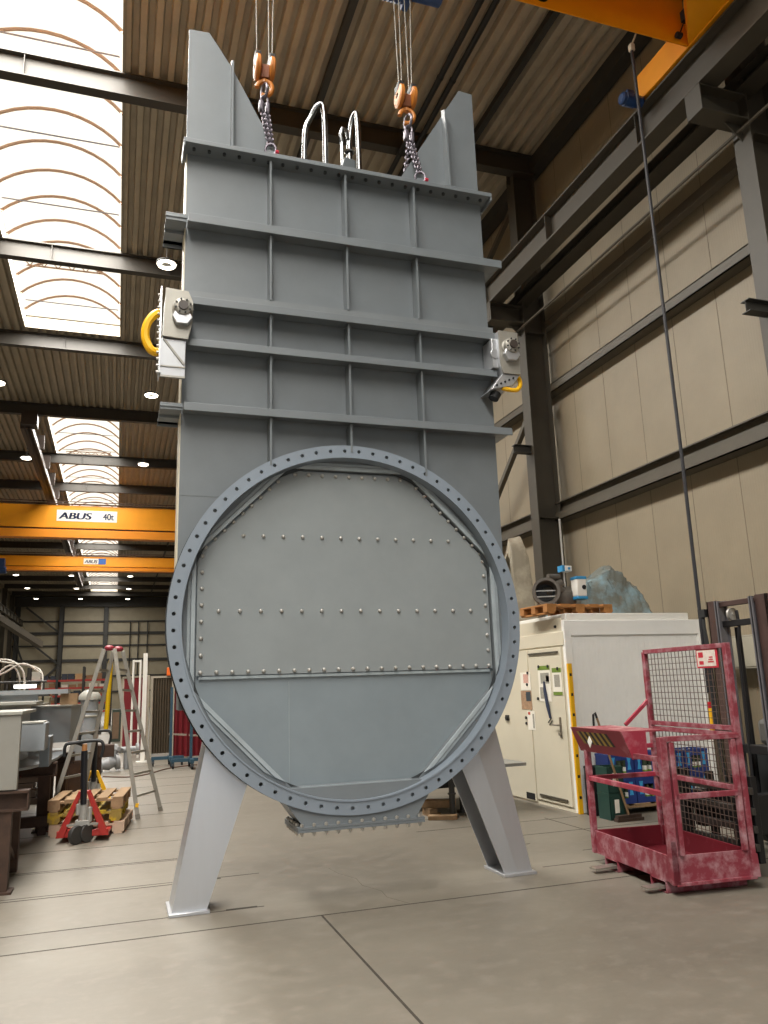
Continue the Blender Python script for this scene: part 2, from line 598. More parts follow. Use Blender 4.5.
# far wall framing
for x in (-10.6, -6.1, -1.45, 6.0):
    struct(ibeam(MB(), 'z', (x, YF - .45), 0, 11.6, .5, .3), 'steel_column', steel_dark)
for z in (1.8, 3.5, 5.2, 6.9, 8.2, 9.6):
    struct(MB().box((XL, YF - .2, z), (XW, YF, z + (.3 if z in (5.2, 8.2) else .16))), 'wall_girt', steel_dark)
struct(MB().box((XL, YF - .6, 11.3), (XW, YF - .1, 12.4)), 'roof_rafter', steel_dark)
for p, q in (((-9.8, 11.2), (-6.3, 8.4)), ((-9.8, 7.9), (-6.3, 5.0)), ((-9.4, 1.8), (-6.1, 4.9)), ((-9.8, 5.2), (-11, 8.2))):
    struct(MB().bar((p[0], YF - .5, p[1]), (q[0], YF - .5, q[1]), .2, .2), 'wall_brace', steel_dark)
for x in (1.2, 2.1, 3.1):
    struct(MB().cyl((x, YF - .3, 2), (x, YF - .3, 9.6), .06, n=8), 'drain_pipe', steel_dark)
# long runs under the deck: conduit, twin pipes, busbar tray
struct(MB().box((6.48, YB_, 12.52), (6.6, YF, 12.66)), 'cable_tray', steel_dark)
struct(MB().box((3.19, YB_, 12.54), (3.31, YF, 12.66)), 'cable_tray', steel_dark)
for x in (5.0, 5.24):
    mb = MB().cyl((x, YB_, 12.08), (x, 60, 12.08), .055, n=10)
    for k in range(18):
        mb.cyl((x, -6 + k * 2.1, 12.08), (x, -5.95 + k * 2.1, 12.08), .064, n=10)
    struct(mb, 'black_pipe', M('pipe_black', '#141517', .45, 0, .1))
mb = MB()
for x in (-3.72, -3.55, -3.46):
    mb.box((x - .075, 30.6, 11.42), (x + .075, 78, 11.66))
for k in range(16):
    mb.box((-3.7, 30.8 + k * 3, 11.6), (-3.24, 30.9 + k * 3, 12.2))
mb.box((-3.75, 30.3, 11.5), (-3.2, 30.9, 11.95))
struct(mb, 'cable_tray', M('busbar_dark', '#33271f', .5, 0, .1))

# ------------------------------------------------------------------ ring lamps under the rafters
lamp_em = EM('lamp_ring_light', '#fff3dc', 4)
def make_lamp():
    t = thing('pendant_lamp', '', 'lamp')
    MB().lathe([(.0, .0), (.09, .0), (.24, -.05), (.25, -.09), (.235, -.1), (.0, -.1)], (0, 0, 0), (0, 0, 1), 24).build('housing', steel_dark, t)
    MB().ring((0, 0, -.1), (0, 0, 1), .175, .05, 28, 8).build('light_ring', lamp_em, t)
    MB().cyl((0, 0, 0), (0, 0, .80), .012, n=6).build('rod', steel_dark, t)
    return t
LP = [(.75, 17.9, 'glowing ring lamp beside the tall grey valve, above the upper end of the pale gearbox'),
      (.75, 26.9, 'glowing ring lamp beside the grey valve, just below the pale gearbox'),
      (-4.1, 26.9, 'glowing ring lamp at the photo edge, level with the roof strip between two rooflights'),
      (-4.1, 35.8, 'glowing ring lamp next to the brown busbar tray'),
      (.75, 35.8, 'glowing ring lamp beside the grey valve, above the large orange crane'),
      (-8.5, 72.5, 'small lit lamp by the dark side wall, first row under the second orange crane'),
      (-4.1, 72.5, 'small lit lamp on the first rafter under the second orange crane, beside the rooflight'),
      (.75, 72.5, 'small lit lamp on the first rafter under the second orange crane, on the valve side'),
      (-8.5, 81.6, 'small lit lamp by the dark side wall, middle row under the second orange crane'),
      (-4.1, 81.6, 'small lit lamp of the middle row under the second orange crane, beside the rooflight'),
      (.75, 81.6, 'small lit lamp of the middle row under the second orange crane, on the valve side'),
      (-8.5, 90.6, 'small lit lamp by the dark side wall, in the row closest to the end wall'),
      (-4.1, 90.6, 'small lit lamp in the row closest to the end wall, beside the rooflight'),
      (.75, 90.6, 'small lit lamp in the row closest to the end wall, on the valve side')]
lamp0 = make_lamp()
for i, (x, y, lb) in enumerate(LP):
    o = lamp0 if i == 0 else dup(lamp0)
    o.location = (x, y, 11.85)
    o['label'] = lb
    o['group'] = 'ring lamps hanging under the hall roof'

# ------------------------------------------------------------------ THE GATE VALVE
C0 = 1.915
G = thing('slide_gate_valve', 'huge grey steel slide gate valve with round bolted flange on two bare steel legs', 'industrial valve', (C0, 6.75, 0))
AO = 1.333
def octo(a, cx=C0, cz=2.2):
    r = a / math.cos(PI / 8)
    return [(cx + r * math.cos(PI / 8 + PI / 4 * i), cz + r * math.sin(PI / 8 + PI / 4 * i)) for i in range(8)]
out = [(.43, 6.5), (.43, 2.2)] + [(C0 - 1.485 * math.cos(q), 2.2 - 1.485 * math.sin(q)) for q in [PI * i / 40 for i in range(1, 40)]] + [(3.40, 2.2), (3.40, 6.5)]
MB().holed(out, [octo(AO)], 'y', 6.55, 6.80).build('body', gate_paint, G, smooth=.5)
MB().box((.422, 6.553, 2.5), (.43, 6.80, 6.5)).build('side_strip', M('side_strip_cream', '#cfc6b0', .5), G)
sm = MB()
sm.box((.44, 6.548, 3.245), (.83, 6.551, 3.252))
sm.box((1.17, 6.548, 3.83), (1.19, 6.551, 3.86))
sm.build('weld_seam', M('weld_grey', '#62686a', .5), G, smooth=0)
# upper bolted cover and the lower plate in the opening
bl = [p for p in octo(AO - .014) if p[1] > 1.7]
bl = [(C0 - AO + .014, 1.765), (C0 + AO - .014, 1.765)] + sorted([p for p in bl if p[0] > C0], key=lambda p: p[1]) + sorted([p for p in bl if p[0] < C0], key=lambda p: -p[1])
plate = MB().prism(bl, 'y', 6.575, 6.60).build('cover_plate', blade_paint, G)
MB().prism(octo(AO + .004), 'y', 6.603, 6.63).build('lower_plate', M('lower_plate_paint', '#7b858b', .4, 0, .06, 3), G)
w = MB()
w.box((1.358, 6.598, .9), (1.364, 6.603, 1.7))
w.box((.62, 6.58, 1.735), (3.21, 6.603, 1.757))
w.build('weld_seam', M('weld_pale', '#8f999d', .4), G, smooth=0)
bp = []
BL, BR = .632, 2 * C0 - .632
for k in range(8):
    bp += [(BL, 1.79 + k * .136), (BR, 1.79 + k * .136)]
for k in range(9):
    t = k / 8.6
    bp += [(BL + .025 + .66 * t, 2.815 + .645 * t), (BR - .025 - .66 * t, 2.815 + .645 * t)]
bp += [(1.42 + k * .1235, 3.488) for k in range(9)]
bp += [(.97 + k * .1715, 2.925) for k in range(12)]
bp += [(.77 + k * .175, 2.285) for k in range(14)]
bp += [(.76 + k * .1283, 1.79) for k in range(19)]
bm0 = MB().lathe([(.0175, 0), (.0175, -.005), (.015, -.014), (.008, -.019), (.0, -.02)], (0, 0, 0), (0, -1, 0), 10)
bm0.v = [Vector((p.x, -abs(p.y), p.z)) for p in bm0.v]
bmesh_b = bm0.mesh('cover_bolt', boltsteel, smooth=.9)
off = rootloc(G)
for x, z in bp:
    o = bpy.data.objects.new('bolt', bmesh_b)
    COL.objects.link(o)
    o.parent = plate
    o.location = Vector((x, 6.575, z)) - off
# clamping bars around the opening
bars = []
for i in range(8):
    q = PI / 4 * i
    n, t = Vector((math.cos(q), 0, math.sin(q))), Vector((-math.sin(q), 0, math.cos(q)))
    cc = Vector((C0, 0, 2.2))
    def mkbar(a0, a1, h0, h1, ya, yb):
        m = MB()
        pts = [cc + n * a0 - t * h0, cc + n * a0 + t * h0, cc + n * a1 + t * h1, cc + n * a1 - t * h1]
        m.add([p + Vector((0, ya, 0)) for p in pts] + [p + Vector((0, yb, 0)) for p in pts], [(0, 1, 2, 3), (7, 6, 5, 4), (0, 4, 5, 1), (1, 5, 6, 2), (2, 6, 7, 3), (3, 7, 4, 0)])
        return m
    mkbar(AO + .002, AO + .036, .49, .40, 6.53, 6.55).build('clamp_bar', M('bar_pale', '#9aa3a8', .4), G, bevel=.003)
    mkbar(AO + .040, AO + .066, .39, .30, 6.538, 6.55).build('clamp_bar', M('bar_grey', '#8f979b', .4), G, bevel=.003)
# round flange and its collar
FC, FZ = 1.906, 2.185
hol = [circ(FC + 1.503 * math.cos(2 * PI * (i + .5) / 72), FZ + 1.503 * math.sin(2 * PI * (i + .5) / 72), .0165, 10) for i in range(72)]
MB().holed(circ(FC, FZ, 1.555, 144), [circ(FC, FZ, 1.452, 144)] + hol, 'y', 6.425, 6.462).build('round_flange', flange_paint, G, smooth=.4)
MB().lathe([(1.440, 6.416), (1.452, 6.416), (1.452, 6.552), (1.440, 6.552), (1.440, 6.416)], (FC, 0, FZ), (0, 1, 0), 144).build('collar', flange_paint, G)
MB().lathe([(1.454, 6.54), (1.56, 6.54), (1.56, 6.552), (1.405, 6.552)], (FC, 0, FZ), (0, 1, 0), 96).build('hole_shade_ring', gate_dark, G)  # added dark ring, the shade behind the bolt holes put into colour
# top flange with bolt heads
tf = MB().box((.385, 6.38, 6.495), (3.455, 6.68, 6.54)).box((.385, 6.38, 6.45), (.40, 6.66, 6.495)).box((3.44, 6.38, 6.45), (3.455, 6.66, 6.495)).build('top_flange', gate_paint, G, bevel=.004)
bh = MB().cyl((0, 0, 0), (0, 0, -.022), .016, n=6).mesh('flange_bolt', gate_dark)
for k in range(22):
    o = bpy.data.objects.new('bolt', bh)
    COL.objects.link(o)
    o.parent = tf
    o.location = Vector((.48 + k * .137, 6.455, 6.495)) - off
# guide horns
for s, poly, rx in ((0, [(.42, 6.53), (.42, 7.89), (.61, 7.90), (.83, 7.56), (1.365, 6.53)], .83), (1, [(2.45, 6.53), (3.25, 7.88), (3.405, 7.87), (3.405, 6.53)], 3.04)):
    h = MB().prism(poly, 'y', 6.585, 6.61).build('guide_horn', gate_paint, G)
    zt = 7.62 if s == 0 else 7.58
    MB().prism([(6.585, 6.53), (6.585, zt), (6.50, zt - .05), (6.47, 6.53)], 'x', rx - .009, rx + .009).build('horn_rib', gate_paint, h)
# horizontal stiffener beams
def beam(z, h, wx0, wx1, fx0, fx1, yf=6.375, back=False):
    m = MB()
    m.box((fx0, yf, z - h / 2), (fx1, yf + .018, z + h / 2))
    m.box((max(wx0, fx0), yf + .018, z - .008), (wx1, 6.55, z + .008))
    if back:
        m.box((fx0, 6.945, z - h / 2), (fx1, 6.963, z + h / 2))
        m.box((wx0, 6.80, z - .008), (wx1, 6.945, z + .008))
        m.box((3.40, 6.55, z - .008), (wx1, 6.80, z + .008))
        m.box((wx0, yf + .02, z - .008), (.43, 6.945, z + .008))
        for yy in (yf + .03, 6.62, 6.86):
            m.box((wx0, yy, z - h / 2 + .004), (.428, yy + .014, z + h / 2 - .004))
    return m.build('stiffener_beam', gate_paint, G, bevel=.003)
beam(5.74, .082, .25, 3.51, .44, 3.51, back=True)
beam(4.945, .07, .45, 3.40, .45, 3.40)
MB().box((.44, 6.43, 4.99), (3.39, 6.445, 5.06)).box((.44, 6.445, 5.02), (3.39, 6.55, 5.03)).build('stiffener_beam', M('beam_paint', '#6f7477', .42, 0, .06, 3), G)
beam(4.555, .065, .45, 3.38, .45, 3.38)
beam(3.975, .07, .25, 3.50, .44, 3.50, back=True)
for x, zb in ((1.18, 3.52), (1.905, 3.68), (2.61, 3.50)):
    for z0, z1 in ((5.785, 6.485), (5.06, 5.70), (4.59, 4.91), (4.01, 4.52), (zb, 3.94)):
        m = MB().box((x - .009, 6.42, z0), (x + .009, 6.55, z1))
        m.prism([(6.435, z1), (6.55, z1), (6.55, z1 - .09)], 'x', x + .009, x + .03)
        m.build('stiffener_rib', gate_paint, G)
# bottom outlet with bolted flange
m = MB()
bt, bb = [(1.22, 6.47), (2.60, 6.47), (2.60, 6.86), (1.22, 6.86)], [(1.44, 6.44), (2.39, 6.44), (2.39, 6.86), (1.44, 6.86)]
m.add([(x, y, .86) for x, y in bt] + [(x, y, .572) for x, y in bb], [(3, 2, 1, 0), (4, 5, 6, 7), (0, 1, 5, 4), (1, 2, 6, 5), (2, 3, 7, 6), (3, 0, 4, 7)])
m.build('outlet_duct', gate_paint, G)
of = MB().box((1.385, 6.40, .535), (2.45, 6.92, .553)).box((1.385, 6.40, .556), (2.45, 6.92, .574)).build('outlet_flange', gate_paint, G)
bo = MB().cyl((0, 0, -.03), (0, 0, .065), .008, n=6).cyl((0, 0, .042), (0, 0, .06), .016, n=6).cyl((0, 0, -.002), (0, 0, -.018), .016, n=6).mesh('outlet_bolt', boltsteel)
for px, py in [(1.42 + k * .099, 6.42) for k in range(11)] + [(1.40, 6.5 + k * .09) for k in range(5)] + [(2.435, 6.5 + k * .09) for k in range(5)]:
    o = bpy.data.objects.new('bolt', bo)
    COL.objects.link(o)
    o.parent = of
    o.location = Vector((px, py, .535)) - off
# legs
def leg(b0, b1, t0, t1, zt, fold=False):
    # folded channel: front, outer and rear plate, open towards the middle of the valve
    m, tk = MB(), .014
    def sec(x0, x1, z):
        za, zb = z if isinstance(z, tuple) else (z, z)
        zz = lambda x: za + (zb - za) * (x - x0) / (x1 - x0)
        xm = x0 + (x1 - x0) * .45
        f = .010 if fold else 0
        if fold:
            p = [(x0, 6.58), (xm, 6.58 - f), (x1, 6.58), (x1, 6.93), (x0, 6.93), (x0, 6.93 - tk), (x1 - tk, 6.93 - tk), (x1 - tk, 6.58 + tk), (xm, 6.58 + tk - f), (x0, 6.58 + tk)]
        else:
            p = [(x1, 6.58), (xm, 6.58), (x0, 6.58), (x0, 6.93), (x1, 6.93), (x1, 6.93 - tk), (x0 + tk, 6.93 - tk), (x0 + tk, 6.58 + tk), (xm, 6.58 + tk), (x1, 6.58 + tk)]
        return [(x, y, zz(x)) for x, y in p]
    n = 10
    fs = [(i, (i + 1) % n, n + (i + 1) % n, n + i) for i in range(n)]
    for o in (0, n):
        fs += [(o + 0, o + 1, o + 8, o + 9), (o + 1, o + 2, o + 7, o + 8), (o + 2, o + 3, o + 6, o + 7), (o + 3, o + 4, o + 5, o + 6)]
    m.add(sec(b0, b1, .025) + sec(t0, t1, zt), fs)
    return m.build('leg', stainless, G, smooth=.05)
l1 = leg(.455, .715, .735, 1.085, (1.46, 1.11))
MB().box((.43, 6.54, 0), (.735, 6.95, .025)).build('foot_plate', stainless, l1, bevel=.004)
l2 = leg(3.235, 3.50, 2.795, 3.17, (1.15, 1.50), True)
MB().box((3.21, 6.54, 0), (3.525, 6.95, .025)).build('foot_plate', stainless, l2, bevel=.004)
for a, b in ((.47, .60), (3.23, 3.36)):
    MB().box((a, 6.60, 1.5), (b, 6.9, 1.74)).build('leg_bracket', gate_paint, G, bevel=.004)
# pipe loops and the small valve on top
def smooth_path(pts, n=6):
    pts = [Vector(p) for p in pts]
    out = []
    for i in range(len(pts) - 1):
        p0, p1, p2, p3 = pts[max(i - 1, 0)], pts[i], pts[i + 1], pts[min(i + 2, len(pts) - 1)]
        for k in range(n):
            t = k / n
            out.append(.5 * ((2 * p1) + (p2 - p0) * t + (2 * p0 - 5 * p1 + 4 * p2 - p3) * t * t + (3 * p1 - p0 - 3 * p2 + p3) * t ** 3))
    out.append(pts[-1])
    return out
for pth in ([(1.585, 6.78, 6.53), (1.585, 6.76, 6.95), (1.60, 6.75, 7.18), (1.65, 6.72, 7.30), (1.70, 6.68, 7.40), (1.745, 6.66, 7.42), (1.765, 6.65, 7.34), (1.77, 6.64, 7.1), (1.77, 6.64, 6.53)],
            [(2.04, 6.78, 6.53), (2.05, 6.76, 6.93), (2.065, 6.75, 7.18), (2.08, 6.72, 7.34), (2.10, 6.68, 7.40), (2.112, 6.66, 7.38), (2.12, 6.65, 7.15), (2.12, 6.64, 6.53)]):
    pp = MB().tube(smooth_path(pth), .028, 12).build('pipe_loop', chrome, G)
    MB().cyl((pth[0][0], pth[0][1], 6.53), (pth[0][0], pth[0][1], 6.60), .055, n=12).build('pipe_socket', chrome, pp)
vv = MB().prism([(1.87, 6.53), (2.04, 6.53), (2.04, 6.72), (1.93, 6.74)], 'y', 6.5, 6.62).build('small_valve', M('valve_grey', '#5d6366', .4, .3, .05), G, bevel=.006)
MB().cyl((1.93, 6.58, 6.70), (1.925, 6.58, 6.98), .018, n=10).tube([(1.925, 6.58, 6.96), (1.91, 6.57, 7.04), (1.93, 6.56, 7.10), (1.97, 6.55, 7.08), (1.98, 6.55, 6.98)], .02, 8).build('valve_stem', chrome, vv)
MB().cyl((2.0, 6.57, 6.72), (2.0, 6.57, 6.93), .03, n=12).ring((2.0, 6.57, 6.85), (0, 0, 1), .042, .012, 16, 6).build('valve_stem', chrome, vv)
MB().bar((2.05, 6.5, 6.62), (2.2, 6.48, 6.59), .016, .016).build('valve_lever', chrome, vv)

# gearboxes either side (stainless covers with bolted bearing caps)
def gearbox(side):
    s = 1 if side == 'l' else -1
    X = (lambda x: x) if s == 1 else (lambda x: 3.84 - x)
    t = None
    fp = [(.245, 4.545), (.265, 4.985), (.45, 4.975), (.492, 4.88), (.488, 4.69), (.455, 4.535)] if s == 1 else [(3.375, 4.97), (3.58, 4.965), (3.585, 4.53), (3.40, 4.53), (3.375, 4.65)]
    g = MB().prism(fp, 'y', 6.29, 6.305).build('gearbox', stain_dull, G, bevel=.002)
    fp2 = [(a * .98 + (.365 if s == 1 else 3.48) * .02, b * .985 + 4.75 * .015) for a, b in fp]
    MB().prism(fp2, 'y', 6.305, 6.52).build('gearbox_housing', stainless, g)
    cx, cz = (.405, 4.80) if s == 1 else (3.485, 4.80)
    MB().lathe([(0, -.075), (.06, -.075), (.075, -.065), (.078, -.02), (.088, -.015), (.088, 0)], (cx, 6.29, cz), (0, 1, 0), 28).build('bearing_cap', stain_dull, g)
    MB().cyl((cx, 6.225, cz), (cx, 6.195, cz), .04, n=20).build('shaft_end', M('shaft_black', '#3a322d', .5), g)
    q = MB()
    for k in range(8):
        a = 2 * PI * k / 8 + .3
        q.cyl((cx + .062 * math.cos(a), 6.218, cz + .062 * math.sin(a)), (cx + .062 * math.cos(a), 6.206, cz + .062 * math.sin(a)), .008, n=6)
    q.build('cap_bolts', black, g)
    MB().prism([(cx - .085, cz - .085), (cx - .05, cz - .15), (cx + .04, cz - .15), (cx + .08, cz - .09), (cx + .05, cz - .02), (cx - .06, cz - .02)], 'y', 6.235, 6.29).build('bearing_foot', stainless, g, bevel=.006)
    if s == 1:
        low = MB().prism([(6.32, 4.535), (6.48, 4.535), (6.48, 4.25), (6.34, 4.205)], 'x', .235, .44).build('lower_cover', stainless, g, bevel=.004)
        MB().bar((.26, 6.318, 4.53), (.43, 6.33, 4.32), .012, .018).box((.235, 6.328, 4.20), (.44, 6.35, 4.215)).box((.235, 6.325, 4.29), (.44, 6.338, 4.30)).build('cover_rib', stain_dull, low)
        b = MB().box((.225, 6.30, 4.22), (.237, 6.5, 5.0))
        b.build('side_flange', stainless, g)
        b = MB()
        for k in range(13):
            b.cyl((.226, 6.34, 4.24 + k * .058), (.205, 6.34, 4.24 + k * .058), .011, n=6)
        b.build('flange_bolts', boltsteel, g)
    else:
        low = MB().prism([(3.27, 4.36), (3.40, 4.53), (3.585, 4.53), (3.50, 4.42)], 'y', 6.31, 6.62).build('lower_cover', stainless, g, bevel=.004)
        b = MB()
        for k in range(5):
            b.cyl((3.33 + k * .045, 6.31, 4.405 + k * .022), (3.33 + k * .045, 6.30, 4.405 + k * .022), .01, n=8)
        b.build('cover_bolts', black, low)
        MB().cyl((3.36, 6.40, 4.36), (3.33, 6.40, 4.30), .055, .05, n=18).build('drain_plug', black, low)
        MB().box((3.32, 6.34, 4.60), (3.38, 6.54, 4.90)).cyl((3.35, 6.33, 4.74), (3.35, 6.36, 4.74), .05, n=18).build('side_flange', stainless, g, bevel=.005)
    return g
gearbox('l')
gearbox('r')
def strap(path, w, label):
    # corrugated lifting strap looped through the gearbox
    m = MB().tube(smooth_path(path, 7), w, 8)
    o = m.build('lifting_strap', yellow)
    tag(o, label, 'strap', 'yellow lifting straps')
    b = o.modifiers.new('bevel', 'BEVEL')
    b.width = .002
    return o
strap([(.215, 6.40, 4.80), (.17, 6.37, 4.75), (.125, 6.36, 4.67), (.11, 6.36, 4.58), (.125, 6.36, 4.50), (.16, 6.36, 4.44), (.20, 6.38, 4.43), (.212, 6.42, 4.45)], .036, 'yellow strap looped out of the pale gearbox with the long lower cover')
strap([(3.60, 6.45, 4.60), (3.615, 6.38, 4.52), (3.60, 6.35, 4.44), (3.55, 6.33, 4.385), (3.47, 6.33, 4.38), (3.40, 6.34, 4.395)], .022, 'yellow strap under the gearbox on the wall side of the valve')

# ------------------------------------------------------------------ NEAR CRANE with hoists, hooks and slings
K = thing('overhead_crane', 'orange overhead crane girder high up, its end carriage on the wall-side runway', 'overhead crane', (0, 7, 9.78))
MB().prism([(7.0, 9.78), (7.015, 9.78), (7.42, 10.25), (7.42, 11.1), (7.0, 11.1)], 'x', -9.9, 6.86).build('girder', orange, K, bevel=.008)
MB().box((-9.9, 5.9, 9.78), (6.62, 6.34, 11.1)).build('girder', orange, K, bevel=.01)
MB().prism([(6.3, 6.34), (6.86, 7.0), (6.86, 6.0), (6.62, 6.0), (6.62, 6.34)], 'z', 9.80, 10.3).build('gusset', orange, K)
ec = MB().box((6.86, 4.6, 9.78), (7.14, 8.12, 10.2)).build('end_carriage', orange, K, bevel=.01)
for y in (4.9, 7.8):
    MB().cyl((6.93, y, 9.9), (7.07, y, 9.9), .138, n=24).build('wheel', steel_dark, ec)
mo = MB().lathe([(0, 0), (.06, 0), (.085, .02), (.085, .06), (.095, .065), (.095, .24), (.085, .26), (.085, .34), (0, .34)], (6.5, 8.0, 9.72), (1, 0, 0), 20).box((6.6, 7.96, 9.80), (6.72, 8.04, 9.86))
for k in range(8):
    mo.ring((6.57 + k * .022, 8.0, 9.72), (1, 0, 0), .093, .007, 20, 5)
mo.build('drive_motor', blue, K)
MB().box((6.78, 6.9, 10.12), (6.88, 6.99, 10.28)).cyl((6.70, 6.96, 9.88), (6.82, 6.96, 10.15), .01, n=8).cyl((6.64, 6.95, 9.86), (6.72, 6.95, 9.86), .04, n=10).build('limit_switch', black, K, bevel=.01)
lettering('80', .3, black, K, (4.42, 6.996, 9.855), (1, 0, 0), (0, 0, 1), .003, shear=.25, sx=1.1, bold=.014)
def hoist(x, label):
    t = thing('hoist_trolley', label, 'hoist', (x, 6.72, 9.05), None, 'hoist trolleys on the near crane')
    m = MB().cyl((x - .34, 6.72, 9.26), (x + .34, 6.72, 9.26), .2, n=24)
    for k in range(14):
        m.ring((x - .3 + k * .046, 6.72, 9.26), (1, 0, 0), .2, .014, 24, 5)
    m.build('rope_drum', blue, t)
    MB().box((x - .42, 6.45, 9.12), (x - .34, 6.95, 9.62)).box((x + .34, 6.45, 9.12), (x + .42, 6.95, 9.62)).box((x - .42, 6.45, 9.56), (x + .42, 6.99, 9.66)).build('frame', blue, t, bevel=.01)
    MB().cyl((x + .42, 6.72, 9.26), (x + .75, 6.72, 9.26), .15, n=20).build('motor', blue, t)
    MB().box((x - .2, 6.5, 9.66), (x + .2, 6.85, 10.9)).box((x - .4, 6.4, 10.9), (x + .4, 6.94, 11.0)).build('trolley_arm', blue, t)
    return t
hoist(2.42, 'blue hoist body over the sling nearer the hall wall, cut by the photo top')
hoist(1.17, 'blue hoist body above the frame over the sling by the tall horn')
hook_paint = M('hook_orange', '#b26c22', .5, 0, .15, 15)
def hookblock(x, y, z, xt, rope_x, label):
    t = thing('hook_block', label, 'hook block', (x, y, z), None, 'hook blocks of the two hoists')
    for s in (-1, 1):
        sh = MB().lathe([(.03, -.028), (.10, -.028), (.122, -.016), (.122, .016), (.10, .028), (.03, .028)], (x + s * .07, y, z), (1, 0, 0), 24).build('sheave', hook_paint, t)
        MB().box((x + s * .07 - .031, y - .07, z + .05), (x + s * .07 + .031, y + .07, z + .14)).build('sheave_guard', black, sh, bevel=.01)
    MB().cyl((x - .075, y, z), (x + .075, y, z), .04, n=14).box((x - .045, y - .04, z - .13), (x + .045, y + .04, z + .02)).build('crosshead', M('hook_rust', '#6b3a1c', .6), t, bevel=.008)
    MB().ring((x, y, z - .23), (.25, 1, 0), .075, .024, 22, 10, 1.1, -PI * .62, PI * .95).cyl((x, y, z - .10), (x, y, z - .17), .028, n=10).build('hook', hook_paint, t)
    for rx in rope_x:
        MB().cyl((rx[0], y, z + .08), (rx[1], y, 9.34), .006, n=6).build('rope', M('wire_rope', '#6a665d', .5, .2, .1), t)
    return t
hookblock(1.155, 6.62, 7.66, 1.17, [(1.08, 1.06), (1.20, 1.19), (1.23, 1.26)], 'orange hook block with two sheaves above the tall horn of the grey valve')
hookblock(2.65, 6.62, 7.68, 2.7, [(2.58, 2.55), (2.61, 2.62), (2.69, 2.68), (2.72, 2.76)], 'orange hook block with two sheaves nearer the hall wall, on four ropes')
chain_m = M('chain_steel', '#6a656d', .4, .6, .15, 30)
def chain(mb, p0, p1, n):
    p0, p1 = Vector(p0), Vector(p1)
    d = (p1 - p0)
    L = d.length / n
    d.normalize()
    a = Vector((1, 0, 0))
    s = (a - d * a.dot(d)).normalized()
    t = d.cross(s)
    for i in range(n):
        c = p0 + d * (L * (i + .5))
        u = s if i % 2 else t
        pts = []
        for k in range(8):
            q = 2 * PI * k / 8
            pts.append(c + d * (math.cos(q) * L * .72) + u * (math.sin(q) * .02))
        mb.tube(pts, .0085, 5, True)
    return mb
def sling(tx, bx, extra, label):
    t = thing('chain_sling', label, 'chain sling', (bx, 6.45, 6.56), None, 'chain slings holding the valve')
    MB().ring((tx, 6.60, 7.38), (1, .3, 0), .06, .014, 20, 8, 1.3).ring((tx, 6.59, 7.27), (.2, 1, 0), .035, .011, 16, 6, 1.4).build('master_link', chain_m, t)
    MB().box((tx - .055, 6.56, 7.14), (tx - .01, 6.62, 7.25)).box((tx + .01, 6.56, 7.12), (tx + .05, 6.62, 7.24)).build('chain_shortener', chain_m, t, bevel=.012)
    chain(MB(), (tx - .02, 6.59, 7.15), (bx - .01, 6.46, 6.68), 14).build('chain', chain_m, t)
    chain(MB(), (tx + .03, 6.59, 7.14), (bx + .015, 6.46, 6.68), 14).build('chain', chain_m, t)
    chain(MB(), (tx, 6.60, 7.14), extra, 16).build('chain', chain_m, t)
    sh = MB().ring((bx, 6.45, 6.62), (.3, 1, 0), .05, .012, 18, 8, 1.3).build('shackle', chain_m, t)
    MB().cyl((bx + .04, 6.42, 6.585), (bx + .07, 6.42, 6.585), .018, n=10).build('shackle_pin', M('pin_red', '#b01f3a', .4), sh)
sling(1.15, 1.185, (1.17, 6.62, 6.6), 'steel chain sling from the hook beside the tall horn down to the valve top')
sling(2.655, 2.70, (2.58, 6.62, 6.56), 'steel chain sling spread in two strands by the horn nearer the hall wall')
# lifting lugs the shackles hold (part of the valve)
for x in (1.185, 2.70):
    MB().prism([(x - .05, 6.53), (x + .05, 6.53), (x + .03, 6.61), (x - .03, 6.61)], 'y', 6.44, 6.46).build('lifting_lug', gate_paint, G)
# pendant control on its cable
P = thing('pendant_control', 'crane pendant control hanging on a long dark cable in front of the hall wall', 'crane control', (5.97, 7.0, 1.05))
MB().tube([(5.985, 7.05, 9.55), (5.98, 7.03, 7), (5.97, 7.0, 4), (5.96, 7.0, 1.45)], .02, 8).build('cable', M('cable_dark', '#25252a', .5), P)
MB().box((5.955, 7.02, 9.52), (6.015, 7.08, 9.62)).bar((5.985, 7.05, 9.6), (6.12, 7.05, 9.90), .02, .02).build('cable_clamp', M('clamp_pale', '#b8ad98', .5), P, bevel=.005)
MB().box((5.935, 6.97, 1.02), (5.985, 7.03, 1.30)).build('control_box', yellow, P, bevel=.012)
MB().cyl((5.96, 7.0, 1.30), (5.96, 7.0, 1.36), .03, n=14).build('stop_button', M('button_red', '#c3142a', .4), P)

